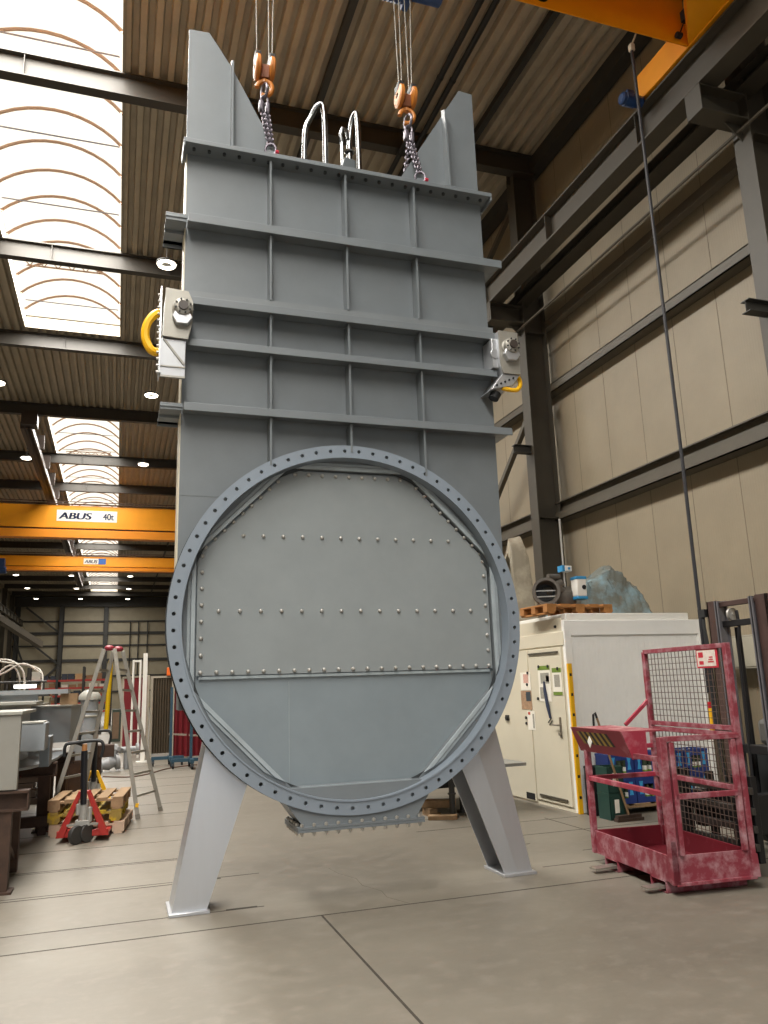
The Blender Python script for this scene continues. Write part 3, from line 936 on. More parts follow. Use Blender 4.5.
# ------------------------------------------------------------------ FAR CRANES
def far_crane(y, zb, zt, label, sx, sz, sw, sh, big):
    t = thing('overhead_crane', label, 'overhead crane', (0, y, zb))
    h = zt - zb
    MB().box((-9.9, y, zb + h * .30), (6.8, y + .5, zt)).build('girder', orange, t, bevel=.01)
    MB().box((-9.9, y + .1, zb + h * .20), (6.8, y + .4, zb + h * .32)).build('shadow_gap_strip', steel_dark, t)  # added dark strip draws the shadow line between girder and lower box
    MB().box((-9.9, y - .02, zb), (6.8, y + .56, zb + h * .25)).build('lower_flange_box', M('orange_lower', '#e88c06', .45, 0, .05, 2), t, bevel=.01)
    MB().box((-9.9, y - .1, zt + .05), (6.8, y + .1, zt + .09)).box((-9.9, y - .1, zt + .16), (6.8, y - .06, zt + .2)).build('cable_rail', rust, t)
    MB().box((6.8, y - 1.6, 9.84), (7.14, y + 2.1, 10.2)).build('end_carriage', orange, t)
    MB().box((-10.2, y - 1.6, 9.84), (-9.86, y + 2.1, 10.2)).build('end_carriage', orange, t)
    sg = MB().box((sx, y - .012, sz), (sx + sw, y, sz + sh)).build('sign', white, t)
    navy = M('sign_navy', '#1c2d55', .5, 0, 0)
    if big:
        lettering('ABUS', sh * .84, navy, sg, (sx + sw * .04, y - .016, sz + sh * .2), (1, 0, 0), (0, 0, 1), .003, shear=.18, sx=1.30, bold=.028)
        lettering('40t', sh * .84, navy, sg, (sx + sw * .765, y - .016, sz + sh * .2), (1, 0, 0), (0, 0, 1), .003, sx=.8, bold=.012)
    else:
        lettering('ABUS', sh * .8, navy, sg, (sx + sw * .05, y - .016, sz + sh * .2), (1, 0, 0), (0, 0, 1), .003, shear=.18, sx=1.05, bold=.012)
        MB().box((sx + sw * .66, y - .016, sz), (sx + sw, y - .012, sz + sh)).build('sign_patch', M('sign_blue', '#2c5fa8', .5), sg)
    tr = MB().box((-8.0, y - .7, zb - .05), (-6.7, y - .1, zt - .3)).cyl((-7.9, y - .5, zb - .1), (-6.6, y - .5, zb - .1), .22, n=16).build('trolley', blue, t, bevel=.02)
    return t
far_crane(42.0, 9.43, 11.1, 'large orange crane girder across the hall with white 40t sign', -3.23, 10.28, 2.9, .58, True)
far_crane(52.0, 9.2, 10.1, 'smaller orange crane girder beyond the one signed 40t', -2.28, 9.62, 1.32, .36, False)

# ------------------------------------------------------------------ SITE CONTAINER by the wall
cream = M('container_cream', '#cfc8b4', .5, 0, .03, 2)
cwhite = M('container_white', '#eeede9', .45, 0, .03, 3)
KX0, KX1, KY0, KY1, KZ = 5.52, 7.70, 9.06, 12.0, 2.40
T = thing('site_container', 'white and cream site container against the hall wall, papers on its door', 'container', ((KX0 + KX1) / 2, 10.5, 0))
m = MB().box((KX0 + .02, KY0 + .03, .02), (KX1 - .02, KY1, KZ))
m.build('body', cwhite, T)
m = MB()
for k in range(42):
    x = KX0 + .12 + k * .049
    m.box((x, KY0 + .026, .12), (x + .044, KY0 + .032, 2.18))
m.build('ribbed_panel', M('container_panel', '#f0efeb', .45, 0, .03, 3), T, smooth=0)
MB().box((KX0, KY0, 0), (KX0 + .1, KY0 + .06, KZ)).box((KX1 - .05, KY0, 0), (KX1, KY0 + .06, KZ)).box((KX0 + .1, KY0, 2.2), (KX1 - .05, KY0 + .06, KZ)).box((KX0 + .1, KY0, 0), (KX1 - .05, KY0 + .06, .11)).build('corner_frame', cwhite, T, bevel=.006)
MB().box((KX0 + .1, KY0 + .10, KZ), (KX1 - .1, KY1, KZ + .10)).build('roof', white, T, bevel=.01)
MB().box((KX0 + .005, KY0 + .061, .0), (KX0 + .019, KY1, KZ + .04)).build('end_wall', cream, T)
d = MB().box((KX0 - .012, KY0 + .10, .06), (KX0 + .01, KY0 + 1.00, 2.06)).build('door', cream, T, bevel=.004)
MB().box((KX0 - .012, KY0 + 1.02, .02), (KX0 + .01, KY1, 2.06)).build('door', cream, T, bevel=.004)
MB().box((KX0 - .01, KY0 + .02, 2.08), (KX0 + .012, KY1, 2.26)).build('top_panel', cream, T, bevel=.004)
dark_slot = M('slot_dark', '#4a4438', .7)
sl = MB().box((KX0 - .03, KY0 + .17, 1.985), (KX0 - .012, KY0 + .96, 2.01)).box((KX0 - .03, KY0 + .2, .115), (KX0 - .012, KY0 + .9, .14)).build('door_slot', dark_slot, d)
MB().box((KX0 - .016, KY0 + 1.06, .035), (KX0 - .008, KY0 + 1.30, .12)).build('vent_hole', hole_black, T)
hd = MB().box((KX0 - .022, KY0 + .22, .90), (KX0 - .012, KY0 + .26, 1.16)).cyl((KX0 - .02, KY0 + .24, 1.06), (KX0 - .07, KY0 + .24, 1.06), .012, n=8).cyl((KX0 - .065, KY0 + .235, 1.06), (KX0 - .06, KY0 + .37, 1.06), .011, n=8).cyl((KX0 - .02, KY0 + .24, .95), (KX0 - .05, KY0 + .24, .95), .022, n=10)
hd.build('door_handle', M('handle_steel', '#8a8377', .35, .7, .05), d, bevel=.002)
MB().box((KX0 - .03, KY0 + 1.68, 1.07), (KX0 - .012, KY0 + 1.78, 1.15)).cyl((KX0 - .03, KY0 + 1.72, 1.11), (KX0 - .05, KY0 + 1.72, 1.11), .03, n=10).build('lock', steel_dark, T)
MB().cyl((KX0 - .02, KY0 + .2, 2.33), (KX0 + .0, KY0 + .2, 2.33), .018, n=10).build('rivet', black, T)
px = KX0 - .014
def paper(name, y0, y1, z0, z1, mat, label, cat='paper', extra=()):
    t = thing(name, label, cat, (px, (y0 + y1) / 2, z0), None)
    MB().box((px - .003, y0, z0), (px, y1, z1)).build('sheet', mat, t, smooth=0)
    for nm, a, b, c, e, mm in extra:
        MB().box((px - .005, y0 + a * (y1 - y0), z0 + c * (z1 - z0)), (px - .003, y0 + b * (y1 - y0), z0 + e * (z1 - z0))).build(nm, mm, t, smooth=0)
pw = M('paper_white', '#e9e5d9', .6, 0, .03)
pg = M('paper_green', '#6b8530', .6, 0, .05)
pgrey = M('print_grey', '#9a978c', .6, 0, .25, 60)
pred = M('print_red', '#b5503a', .6, 0, .1)
PY_, PZ_ = (lambda y: y * .949), (lambda z: 1.65 + (z - 1.65) * .949)
def paper_at(nm, y0, y1, z0, z1, *a, **k):
    return paper(nm, PY_(y0), PY_(y1), PZ_(z0), PZ_(z1), *a, **k)
paper_at('notice', 10.56, 10.86, 1.50, 1.76, pw, 'pale flyer with pinkish picture, topmost of the sheets on the far container door', extra=[('print', .2, .7, .4, .9, M('print_pink', '#cfa394', .6, 0, .2, 40))])
paper_at('photo_print', 10.56, 10.88, 1.22, 1.49, M('photo_brown', '#a38468', .6, 0, .3, 25), 'brownish photo print on the far container door under the pale flyer', extra=[('print', .06, .5, .45, .95, M('photo_dark', '#39434a', .6))])
paper_at('notice', 10.50, 10.72, .93, 1.20, pw, 'narrow white list on the far container door, lowest of the column of sheets', extra=[('print', .6, .9, .8, .95, pred), ('print', .1, .3, .1, .85, pgrey)])
paper_at('notice', 9.98, 10.32, 1.34, 1.84, pw, 'white sheet with green header and grey print behind the dark lanyard', extra=[('header', 0, 1, .88, 1.0, pg), ('print', .1, .8, .5, .8, pgrey), ('print', .1, .35, .55, .72, pred), ('print', .55, .9, .08, .4, pgrey)])
paper_at('notice', 9.68, 9.92, 1.43, 1.80, pw, 'white and green sheet on the container door, beside the larger green-headed sheet', extra=[('header', 0, 1, .83, 1.0, pg), ('footer', 0, 1, .0, .12, pg), ('print', .2, .8, .3, .75, pgrey)])
la = MB().tube([(px - .012, 9.63, 1.62), (px - .02, 9.61, 1.5), (px - .02, 9.565, 1.3), (px - .012, 9.53, 1.14)], [.012, .022, .024, .016], 8)
tag(la.build('lanyard', M('lanyard_navy', '#27304a', .6, 0, .1)), 'dark blue lanyard hanging over the green-headed sheet on the container door', 'lanyard')
tag(MB().bar((px - .008, 9.60, 1.08), (px - .008, 9.52, 1.14), .01, .01).bar((px - .008, 9.57, 1.05), (px - .008, 9.49, 1.11), .01, .01).build('key_clip', chrome), 'small bright key clip on the container door below the lanyard', 'clip')
for (yy, zz, lb) in ((10.36, 1.38, 'black round magnet alone on the container door, beside the green-headed sheet'), (10.76, 1.10, 'black magnet, upper of the pair beside the narrow white list'), (10.76, 1.02, 'black magnet, lower of the pair beside the narrow white list'), (9.76, 1.79, 'black magnet on top of the small white and green sheet'), (10.28, 1.83, 'black magnet on a corner of the green-headed sheet, farther from the corner post'), (10.02, 1.83, 'black magnet on a corner of the green-headed sheet, nearer the corner post'), (10.62, 1.75, 'black magnet holding the corner of the pale flyer'), (10.66, 1.58, 'black magnet in the middle of the pale flyer')):
    yy, zz = PY_(yy), PZ_(zz)
    tag(MB().cyl((px - .003, yy, zz), (px - .016, yy, zz), .02, n=12).build('magnet', black), lb, 'magnet', 'black magnets on the container door')
# yellow staff with black marks leaning at the container corner
Y_ = thing('measuring_staff', 'yellow staff with black marks standing upright at the container corner', 'staff', (5.53, 9.02, 0))
MB().box((5.50, 9.0, 0), (5.56, 9.035, 1.84)).build('staff', yellow, Y_, bevel=.004)
m = MB()
for k in range(7):
    m.box((5.515, 8.997, .18 + k * .25), (5.545, 9.0, .215 + k * .25))
m.build('mark', black, Y_, smooth=0)

# pallet, valve and wrapped bundle on the container roof
def pallet(x, y, z, w, d_, h, label, mat, rotz=0.0, group=None, n=5):
    t = thing('pallet', label, 'pallet', (x, y, z), rotz, group)
    t_ = h
    for k in range(n):
        x0 = -w / 2 + k * (w - w * .145) / (n - 1)
        MB().box((x0, -d_ / 2, t_ - .022), (x0 + w * .145, d_ / 2, t_)).build('top_board', mat, t, bevel=.002)
    for j in (-1, 0, 1):
        yy = j * (d_ / 2 - .05)
        MB().box((-w / 2, yy - .05, t_ - .044), (w / 2, yy + .05, t_ - .022)).build('cross_board', mat, t)
        for i in (-1, 0, 1):
            xx = i * (w / 2 - .07)
            MB().box((xx - .07, yy - .05, .022), (xx + .07, yy + .05, t_ - .044)).build('block', mat, t, bevel=.002)
    for i in (-1, 0, 1):
        xx = i * (w / 2 - .07)
        MB().box((xx - .05, -d_ / 2, 0), (xx + .05, d_ / 2, .022)).build('bottom_board', mat, t)
    return t
owood = M('pallet_orange_wood', '#a4703c', .8, 0, .22, 9, .1, stretch=(1, .15, 1))
pallet(5.88, 9.56, KZ + .101, 1.06, .68, .13, 'brown wooden pallet on the container roof under the round valve', owood, .06)
iron = M('cast_iron', '#5d5750', .5, .3, .15, 10)
V = thing('butterfly_valve', 'dark flanged pipe valve with white actuator on the container roof pallet', 'valve', (6.0, 9.7, KZ + .23))
ax = Vector((-.42, -.9, .05)).normalized()
c = Vector((5.56, 9.50, KZ + .23 + .20))
MB().lathe([(.15, -.03), (.19, -.03), (.19, .01), (.145, .015), (.14, .20), (.17, .21), (.17, .24), (.13, .24), (.13, .1), (.15, -.03)], c, -ax, 32).build('pipe_flange', iron, V)
MB().cyl(c - ax * .16, c - ax * .17, .14, n=28).build('disc', black, V)
MB().bar(c - ax * .06 + Vector((-.13, .05, .02)), c - ax * .06 + Vector((.13, -.05, .02)), .012, .016).bar(c - ax * .06 + Vector((-.12, .05, -.06)), c - ax * .06 + Vector((.12, -.05, -.06)), .012, .016).build('disc_bar', boltsteel, V)
MB().cyl(c - ax * .2, c - ax * .2 + Vector((.28, 0, .16)), .09, .06, 16).cyl((5.88, 9.72, 2.66), (5.88, 9.72, 3.08), .045, n=14).cyl((5.72, 9.7, 3.06), (5.9, 9.7, 3.06), .045, n=12).cyl((5.78, 9.66, 2.96), (5.98, 9.66, 2.8), .05, n=12).lathe([(0, 0), (.13, .0), (.16, .05), (.16, .2), (.1, .28), (0, .28)], (6.0, 9.74, 2.64), (0, 0, 1), 20).build('body', iron, V)
a_ = MB().box((6.03, 9.46, 2.76), (6.19, 9.62, 3.02)).build('actuator', white, V, bevel=.02)
MB().box((6.025, 9.455, 3.0), (6.195, 9.625, 3.045)).box((6.025, 9.455, 2.72), (6.195, 9.625, 2.765)).build('actuator_cover', M('actuator_blue', '#2f86b8', .5), a_, bevel=.012)
MB().cyl((6.14, 9.46, 2.89), (6.14, 9.45, 2.89), .032, n=16).build('dial', black, a_)
MB().box((5.92, 9.58, 3.13), (6.05, 9.7, 3.21)).build('switch_box', white, V, bevel=.01)
MB().box((5.89, 9.575, 3.128), (5.93, 9.705, 3.213)).cyl((6.0, 9.58, 3.17), (6.0, 9.575, 3.17), .02, n=12).build('switch_box_end', M('actuator_blue', '#2f86b8'), V)
MB().cyl((5.96, 9.66, 2.9), (5.96, 9.66, 3.9), .014, n=8).build('rod', boltsteel, V)
# wrapped bundle: a crumpled film tent
from mathutils import noise as mnoise
def bundle(name, x0, x1, y0, y1, z0, prof, mat, seed, amp=.06):
    bm = bmesh.new()
    n, k = 64, 40
    def P_(u):
        for (a, ha), (b, hb) in zip(prof[:-1], prof[1:]):
            if u <= b:
                return ha + (hb - ha) * (u - a) / (b - a)
        return prof[-1][1]
    grid = []
    for i in range(n + 1):
        row = []
        for j in range(k + 1):
            u, v = i / n, j / k
            x, y = x0 + (x1 - x0) * u, y0 + (y1 - y0) * v
            sh = 1 - abs(2 * v - .75) ** 3.0 if v < .9 else 1 - (1.05) ** 3.0
            rise = min(1, v / .16) ** .7 * min(1, (1 - v) / .16) ** .7
            h = P_(u) * rise * (.78 + .22 * max(0, 1 - abs(v - .35) * 2))
            q = Vector((x * 3.1 + seed, y * 3.1, h * 3.1))
            cr = mnoise.noise(q) + .6 * abs(mnoise.noise(q * 2.3)) + .35 * abs(mnoise.noise(q * 5.1))
            e = min(1, min(u, 1 - u) * 9) * rise
            row.append(bm.verts.new((x + cr * amp * e, y - cr * amp * 1.3 * e, z0 + max(.0, h + (cr - .2) * amp * e))))
        grid.append(row)
    for i in range(n):
        for j in range(k):
            bm.faces.new((grid[i][j], grid[i + 1][j], grid[i + 1][j + 1], grid[i][j + 1]))
    me = bpy.data.meshes.new(name)
    bm.to_mesh(me)
    bm.free()
    me.polygons.foreach_set('use_smooth', [True] * len(me.polygons))
    me.set_sharp_from_angle(angle=.45)
    me.materials.append(mat)
    o = bpy.data.objects.new(name, me)
    COL.objects.link(o)
    return o
film = M('wrap_film', '#70736d', .16, 0, .2, 4.0, .9, col2='#8199a1', thr=(.45, .66))
tag(bundle('wrapped_bundle', 6.24, 7.69, 9.92, 10.9, KZ + .102, [(0, .05), (.05, .36), (.2, .54), (.36, .68), (.46, .78), (.54, .78), (.66, .70), (.80, .56), (.90, .36), (.955, .12), (1, .03)], film, 3, .085), 'bundle wrapped in crumpled bluish plastic film on the container roof', 'bundle')
film2 = M('wrap_clear', '#9c9484', .2, 0, .1, 4.0, .1, col2='#b5ac9a', thr=(.45, .65))
tag(bundle('wrapped_part', 6.02, 6.40, 11.3, 11.7, KZ + .10, [(0, 1.2), (.1, 1.45), (.7, 1.5), (.9, 1.2), (1, .9)], film2, 5, .012), 'tall part under clear film on the container roof, beside the grey round flange', 'bundle')

# ------------------------------------------------------------------ MAN BASKET
Bq = thing('man_basket', 'worn red forklift man basket with mesh side panel, standing on the floor', 'man basket', (4.10, 5.43, 0), R_ := math.radians(-5))
W, D = .70, 1.24
MB().box((0, 0, .09), (W, D, .115)).build('floor_plate', red_dark, Bq)
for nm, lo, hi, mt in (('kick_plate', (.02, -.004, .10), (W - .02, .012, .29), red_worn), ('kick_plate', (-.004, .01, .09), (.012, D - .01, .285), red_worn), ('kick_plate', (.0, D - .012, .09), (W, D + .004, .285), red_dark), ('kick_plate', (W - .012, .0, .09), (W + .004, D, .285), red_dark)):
    MB().box(lo, hi).build(nm, mt, Bq, bevel=.002)
MB().box((0.0, -.03, .075), (W + .01, .0, .10)).build('front_sill', red_worn, Bq, bevel=.003)
def post(x, y, z0, z1, w=.045, mt=red_worn):
    MB().box((x - w / 2, y - w / 2, z0), (x + w / 2, y + w / 2, z1)).build('post', mt, Bq, bevel=.004)
post(.005, .0, .09, 1.17, .06)
post(.075, -.012, .29, 1.13, .04)
post(.0, D, .09, 1.02, .05)
post(W, .0, .09, 1.90, .05)
post(W - .062, -.012, .29, 1.13, .04)
post(W, D, .09, 1.88, .045)
for p0, p1 in (((.02, -.01, 1.155), (W, -.01, 1.155)), ((.07, -.012, .72), (W - .05, -.012, .72)), ((0, .02, .74), (0, D, .74)), ((0, D, .74), (W, D, .74)), ((W, .0, .74), (W, D, .74)), ((W, .0, 1.21), (W, D, 1.21)), ((W, 0, 1.16), (W, D, 1.16)), ((W, 0, 1.88), (W, D, 1.88)), ((0, D, 1.0), (W, D, 1.0)), ((0, 0, 1.0), (0, D, 1.0))):
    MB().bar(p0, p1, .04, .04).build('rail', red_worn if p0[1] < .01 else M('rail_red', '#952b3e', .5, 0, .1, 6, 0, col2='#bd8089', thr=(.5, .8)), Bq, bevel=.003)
MB().prism([(-.03, .09), (.035, .09), (.035, .14), (.02, .40), (-.02, .40)], 'y', -.03, .0).build('corner_gusset', red_worn, Bq)
MB().prism([(W - .03, .09), (W + .04, .09), (W + .03, .26), (W - .02, .26)], 'y', -.03, .0).build('corner_gusset', red_worn, Bq)
def wires(z0, z1):
    m = MB()
    k = 22
    for i in range(1, k):
        y = D * i / k
        m.box((W - .0025, y - .0025, z0), (W + .0025, y + .0025, z1))
    n = int((z1 - z0) / .05)
    for i in range(1, n):
        z = z0 + (z1 - z0) * i / n
        m.box((W - .0025, .02, z - .0025), (W + .0025, D - .02, z + .0025))
    m.build('wire_mesh', M('mesh_wire', '#6b5a52', .5, .4, .1), Bq, smooth=0)
wires(1.23, 1.86)
wires(.29, 1.14)
sg = MB().box((W - .012, .11, 1.70), (W - .006, .40, 1.86)).build('warning_sign', M('sign_red', '#b82638', .5, 0, .05), Bq)
MB().box((W - .014, .135, 1.715), (W - .012, .385, 1.85)).build('sign_face', M('sign_white', '#d9cfc4', .5, 0, .1, 30), sg)
m = MB()
for (a, b, c_, e) in ((.30, .365, 1.79, 1.835), (.30, .36, 1.73, 1.76), (.17, .22, 1.785, 1.795), (.16, .24, 1.745, 1.757), (.17, .23, 1.765, 1.775)):
    m.box((W - .0155, a, c_), (W - .014, b, e))
m.build('sign_print', M('sign_red', '#b82638'), sg, smooth=0)
# tool tray along the hinged side: sloped board with hazard stripes
MB().add([(-.02, .42, .98), (-.02, D + .09, .98), (-.11, D + .09, 1.2), (-.11, .42, 1.2), (-.005, .42, .98), (-.005, D + .09, .98), (-.095, D + .09, 1.2), (-.095, .42, 1.2)],
         [(0, 1, 2, 3), (7, 6, 5, 4), (0, 3, 7, 4), (1, 5, 6, 2), (3, 2, 6, 7), (0, 4, 5, 1)]).build('sloped_board', M('board_red', '#8e2436', .5, 0, .1, 8, 0, col2='#b86a74', thr=(.55, .8)), Bq)
m = MB()
for k in range(6):
    y = .66 + k * .095
    pts = []
    for yy, t in ((y, .35), (y + .045, .35), (y + .105, .85), (y + .06, .85)):
        pts.append((-.022 - .09 * t, yy, .979 + .22 * t))
    m.add(pts, [(0, 1, 2, 3)])
m.build('hazard_stripes', M('stripe_yellow', '#a48a3c', .6, 0, .2), Bq, smooth=0)
m = MB()
for k in range(6):
    y = .61 + k * .095
    pts = []
    for yy, t in ((y, .35), (y + .045, .35), (y + .105, .85), (y + .06, .85)):
        pts.append((-.022 - .09 * t, yy, .979 + .22 * t))
    m.add(pts, [(0, 1, 2, 3)])
m.build('hazard_stripes', M('stripe_black', '#2b2222', .6, 0, .2), Bq, smooth=0)
MB().prism([(-.11, 1.2), (.12, 1.2), (.12, .97), (-.02, .97)], 'y', .40, .42).build('board_end', M('rail_red', '#a5243a'), Bq)
MB().box((-.10, .42, 1.185), (.30, D + .05, 1.2)).build('tray_top', M('tray_worn', '#8d3a44', .6, 0, .1, 9, 0, col2='#c39a98', thr=(.45, .7)), Bq)
MB().bar((.42, D, 1.2), (W, D, 1.43), .03, .03).build('tray_brace', M('rail_red', '#a5243a'), Bq)
MB().prism([(1.02, 1.13), (1.06, 1.08), (1.02, 1.03), (.98, 1.08)], 'x', -.085, -.078).build('reflector', white, Bq)
for y in (.22, .95):
    t_ = MB()
    t_.box((-.01, y - .11, .0), (W + .01, y - .10, .09)).box((-.01, y + .10, 0), (W + .01, y + .11, .09)).box((-.01, y - .11, 0), (W + .01, y + .11, .008)).box((-.01, y - .11, .082), (W + .01, y + .11, .09))
    t_.build('fork_pocket', red_worn, Bq)

# ------------------------------------------------------------------ FORKLIFT behind the basket
Fk = thing('forklift', 'forklift with dark brown mast beside the red basket, forks in the basket pockets', 'forklift', (5.9, 6.05, 0), 0.0)
Fl = lambda x, y, z: (x - 5.6, y - 5.94, z)
mast = M('mast_brown', '#4c3a36', .45, .2, .15, 7)
mastd = M('mast_dark', '#1d1c1e', .45, .2, .15, 7)
def fbox(nm, lo, hi, mt, bevel=0, parent=None):
    return MB().box(Fl(*lo), Fl(*hi)).build(nm, mt, parent or Fk, bevel=bevel)
for y0, s in ((6.33, 1), (5.82, -1)):
    ya, yb = (y0, y0 + .14) if s == 1 else (y0 - .14, y0)
    m = MB().box(Fl(5.40, ya, .06), Fl(5.42, yb, 2.37)).box(Fl(5.52, ya, .06), Fl(5.54, yb, 2.37))
    m.box(Fl(5.40, yb - .02 if s == 1 else ya, .06), Fl(5.54, yb if s == 1 else ya + .02, 2.37))
    m.build('outer_mast', mast, Fk, bevel=.003)
    yi = ya - .05 if s == 1 else yb
    m = MB().box(Fl(5.37, yi, .06), Fl(5.385, yi + .05, 2.36)).box(Fl(5.37, yi + .018, .06), Fl(5.49, yi + .032, 2.36)).box(Fl(5.475, yi, .06), Fl(5.49, yi + .05, 2.36))
    m.build('inner_mast', M('mast_grey', '#77767c', .35, .5, .1, 8), Fk)
    MB().cyl(Fl(5.6, yi + .02, .3), Fl(5.6, yi + .02, 2.1), .03, n=12).build('lift_cylinder', chrome if s < 0 else mastd, Fk)
fbox('crossbar', (5.40, 5.82, 2.30), (5.46, 6.33, 2.35), mast, .004)
fbox('crossbar', (5.42, 5.82, 2.10), (5.48, 6.33, 2.16), mastd, .004)
fbox('crossbar', (5.42, 5.82, .9), (5.5, 6.33, .98), mastd, .004)
MB().cyl(Fl(5.44, 6.16, 2.22), Fl(5.44, 6.19, 2.22), .06, n=20).cyl(Fl(5.44, 6.15, 2.22), Fl(5.44, 6.20, 2.22), .015, n=10).build('chain_pulley', boltsteel, Fk)
MB().tube([Fl(5.44, 6.11, 2.25), Fl(5.44, 6.10, 2.1), Fl(5.44, 6.12, 2.0), Fl(5.44, 6.14, 1.9), Fl(5.42, 6.16, .6)], .016, 6).build('lift_chain', mastd, Fk)
MB().tube(smooth_path([Fl(5.42, 6.56, 2.3), Fl(5.40, 6.54, 1.9), Fl(5.40, 6.54, 1.2), Fl(5.42, 6.51, .6)]), .016, 6).tube(smooth_path([Fl(5.42, 6.58, 2.28), Fl(5.41, 6.52, 1.8), Fl(5.41, 6.52, .7)]), .013, 6).box(Fl(5.39, 6.50, 2.22), Fl(5.45, 6.6, 2.3)).build('hose', black, Fk)
MB().tube(smooth_path([Fl(5.75, 5.75, 2.2), Fl(5.7, 5.85, 1.9), Fl(5.66, 5.95, 1.5), Fl(5.64, 5.98, .8)]), .02, 8).build('hose', M('hose_grey', '#a5a49f', .35, .3, 0), Fk)
for z in (.22, .36, .50, .66):
    fbox('carriage_bar', (4.70, 5.42, z), (4.74, 6.46, z + .055), M('carriage_steel', '#4b4744', .4, .5, .2, 9), .004)
for y in (5.44, 5.62, 5.94, 6.26, 6.38):
    fbox('carriage_upright', (4.74, y, .12), (4.80, y + .05, .80), mastd, .004)
for y in (5.62, 6.345):
    m = MB().prism([(4.67 - 5.6, .07), (3.66 - 5.6, .045), (3.66 - 5.6, .03), (4.67 - 5.6, .02)], 'y', y - .05 - 6.05, y + .05 - 6.05)
    m.build('fork', M('fork_steel', '#a9a49a', .3, .7, .1, 9), Fk)
    MB().box(Fl(4.64, y - .16, .02), Fl(4.70, y - .06, .72)).build('fork_shank', mastd, Fk, bevel=.004)
fbox('chassis', (5.68, 5.42, .25), (7.4, 6.45, .95), M('chassis_grey', '#37393b', .5, 0, .1, 4), .04)
fbox('cowl', (5.75, 5.5, .95), (6.3, 6.38, 1.2), M('cowl_grey', '#6f6e69', .5, 0, .1, 4), .05)
for x, y in ((5.95, 5.36), (5.95, 6.5), (7.1, 5.36), (7.1, 6.5)):
    w_ = MB().lathe([(.12, -.1), (.27, -.1), (.30, -.07), (.30, .07), (.27, .1), (.12, .1)], Fl(x, y, .30), (0, 1, 0), 28).build('wheel', black, Fk)
    MB().lathe([(0, -.06), (.12, -.08), (.12, .08), (0, .06)], Fl(x, y, .30), (0, 1, 0), 20).build('hub', yellow, w_)
MB().cyl(Fl(5.7, 5.5, .9), Fl(5.6, 5.5, 2.2), .018, n=8).build('guard_post', mastd, Fk)
fbox('carriage_arm', (4.80, 5.60, .30), (5.42, 5.72, .62), mastd, .01)
fbox('carriage_arm', (4.80, 6.14, .30), (5.42, 6.26, .62), mastd, .01)
fbox('yellow_latch', (5.62, 5.72, .98), (5.68, 5.82, 1.04), yellow, .01)

# small grey cabinet on the wall
cb = thing('wall_cabinet', 'small grey cabinet on the hall wall behind the forklift mast', 'cabinet', (8.2, 8.6, 1.6))
MB().box((8.05, 8.3, 1.7), (8.3, 9.0, 2.15)).build('cabinet_body', M('cabinet_grey', '#8e897b', .5, 0, .05), cb, bevel=.01)
MB().box((8.04, 8.33, 1.73), (8.05, 8.97, 2.12)).build('cabinet_door', M('cabinet_grey2', '#9a9586', .5, 0, .05), cb, bevel=.004)

# ------------------------------------------------------------------ DRINKS CRATES, pallet and broom by the container
pallet(6.53, 8.86, 0, 1.5, .36, .12, 'wooden pallet under the blue drinks crates', pallet_wood, 0.0)
blue_c = M('crate_blue', '#263c7e', .45, 0, .08, 6)
lblue = M('crate_print', '#3f9fd6', .5, 0, .1, 8)
bot_glass = M('bottle_glass', '#3b4638', .15, 0, .1)
def crate_mesh(t, w, d_, h, mt, win=True):
    MB().holed([(-w / 2, 0), (w / 2, 0), (w / 2, h), (-w / 2, h)], [[(-w * .2, h * .22), (w * .2, h * .22), (w * .2, h * .74), (-w * .2, h * .74)]] if win else [], 'y', -d_ / 2, -d_ / 2 + .014).build('front_wall', mt, t)
    MB().box((-w / 2, d_ / 2 - .014, 0), (w / 2, d_ / 2, h)).build('back_wall', mt, t)
    MB().box((-w / 2, -d_ / 2, 0), (-w / 2 + .014, d_ / 2, h)).build('side_wall', mt, t)
    MB().box((w / 2 - .014, -d_ / 2, 0), (w / 2, d_ / 2, h)).build('side_wall', mt, t)
    MB().box((-w / 2, -d_ / 2, 0), (w / 2, d_ / 2, .012)).build('base', mt, t)
    MB().holed([(-w / 2 - .004, -d_ / 2 - .004), (w / 2 + .004, -d_ / 2 - .004), (w / 2 + .004, d_ / 2 + .004), (-w / 2 - .004, d_ / 2 + .004)], [[(-w / 2 + .016, -d_ / 2 + .016), (w / 2 - .016, -d_ / 2 + .016), (w / 2 - .016, d_ / 2 - .016), (-w / 2 + .016, d_ / 2 - .016)]], 'z', h - .028, h - .001).build('rim', mt, t)
crate = thing('drinks_crate', '', 'crate', (0, 0, 0), 0.0)
CW, CD, CH = .365, .28, .295
crate_mesh(crate, CW, CD, CH, blue_c)
for s in (-1, 1):
    MB().prism([(s * .115 - .028, .10), (s * .115 + .028, .10), (s * .115 + .012, .175), (s * .115 + .03, .255), (s * .115 - .03, .255), (s * .115 - .012, .175)], 'y', -CD / 2 - .003, -CD / 2).build('crate_print', lblue, crate)
bottle = thing('bottle', '', 'bottle', (0, 0, 0), 0.0)
MB().lathe([(0, 0), (.032, .0), (.034, .01), (.034, .15), (.026, .19), (.013, .225), (.013, .262), (0, .262)], (0, 0, 0), (0, 0, 1), 14).build('glass', bot_glass, bottle)
MB().lathe([(.0345, .05), (.0348, .05), (.0348, .12), (.0345, .12)], (0, 0, 0), (0, 0, 1), 14).build('bottle_label', white, bottle)
MB().lathe([(.0347, .05), (.0352, .05), (.0352, .07), (.0347, .07)], (0, 0, 0), (0, 0, 1), 14).build('label_band', M('label_green', '#7a9a35', .5), bottle)
MB().lathe([(.0, .27), (.0145, .268), (.0145, .255)], (0, 0, 0), (0, 0, 1), 12).build('cap', M('bottle_cap', '#d7d9da', .4, .3), bottle)
first = True
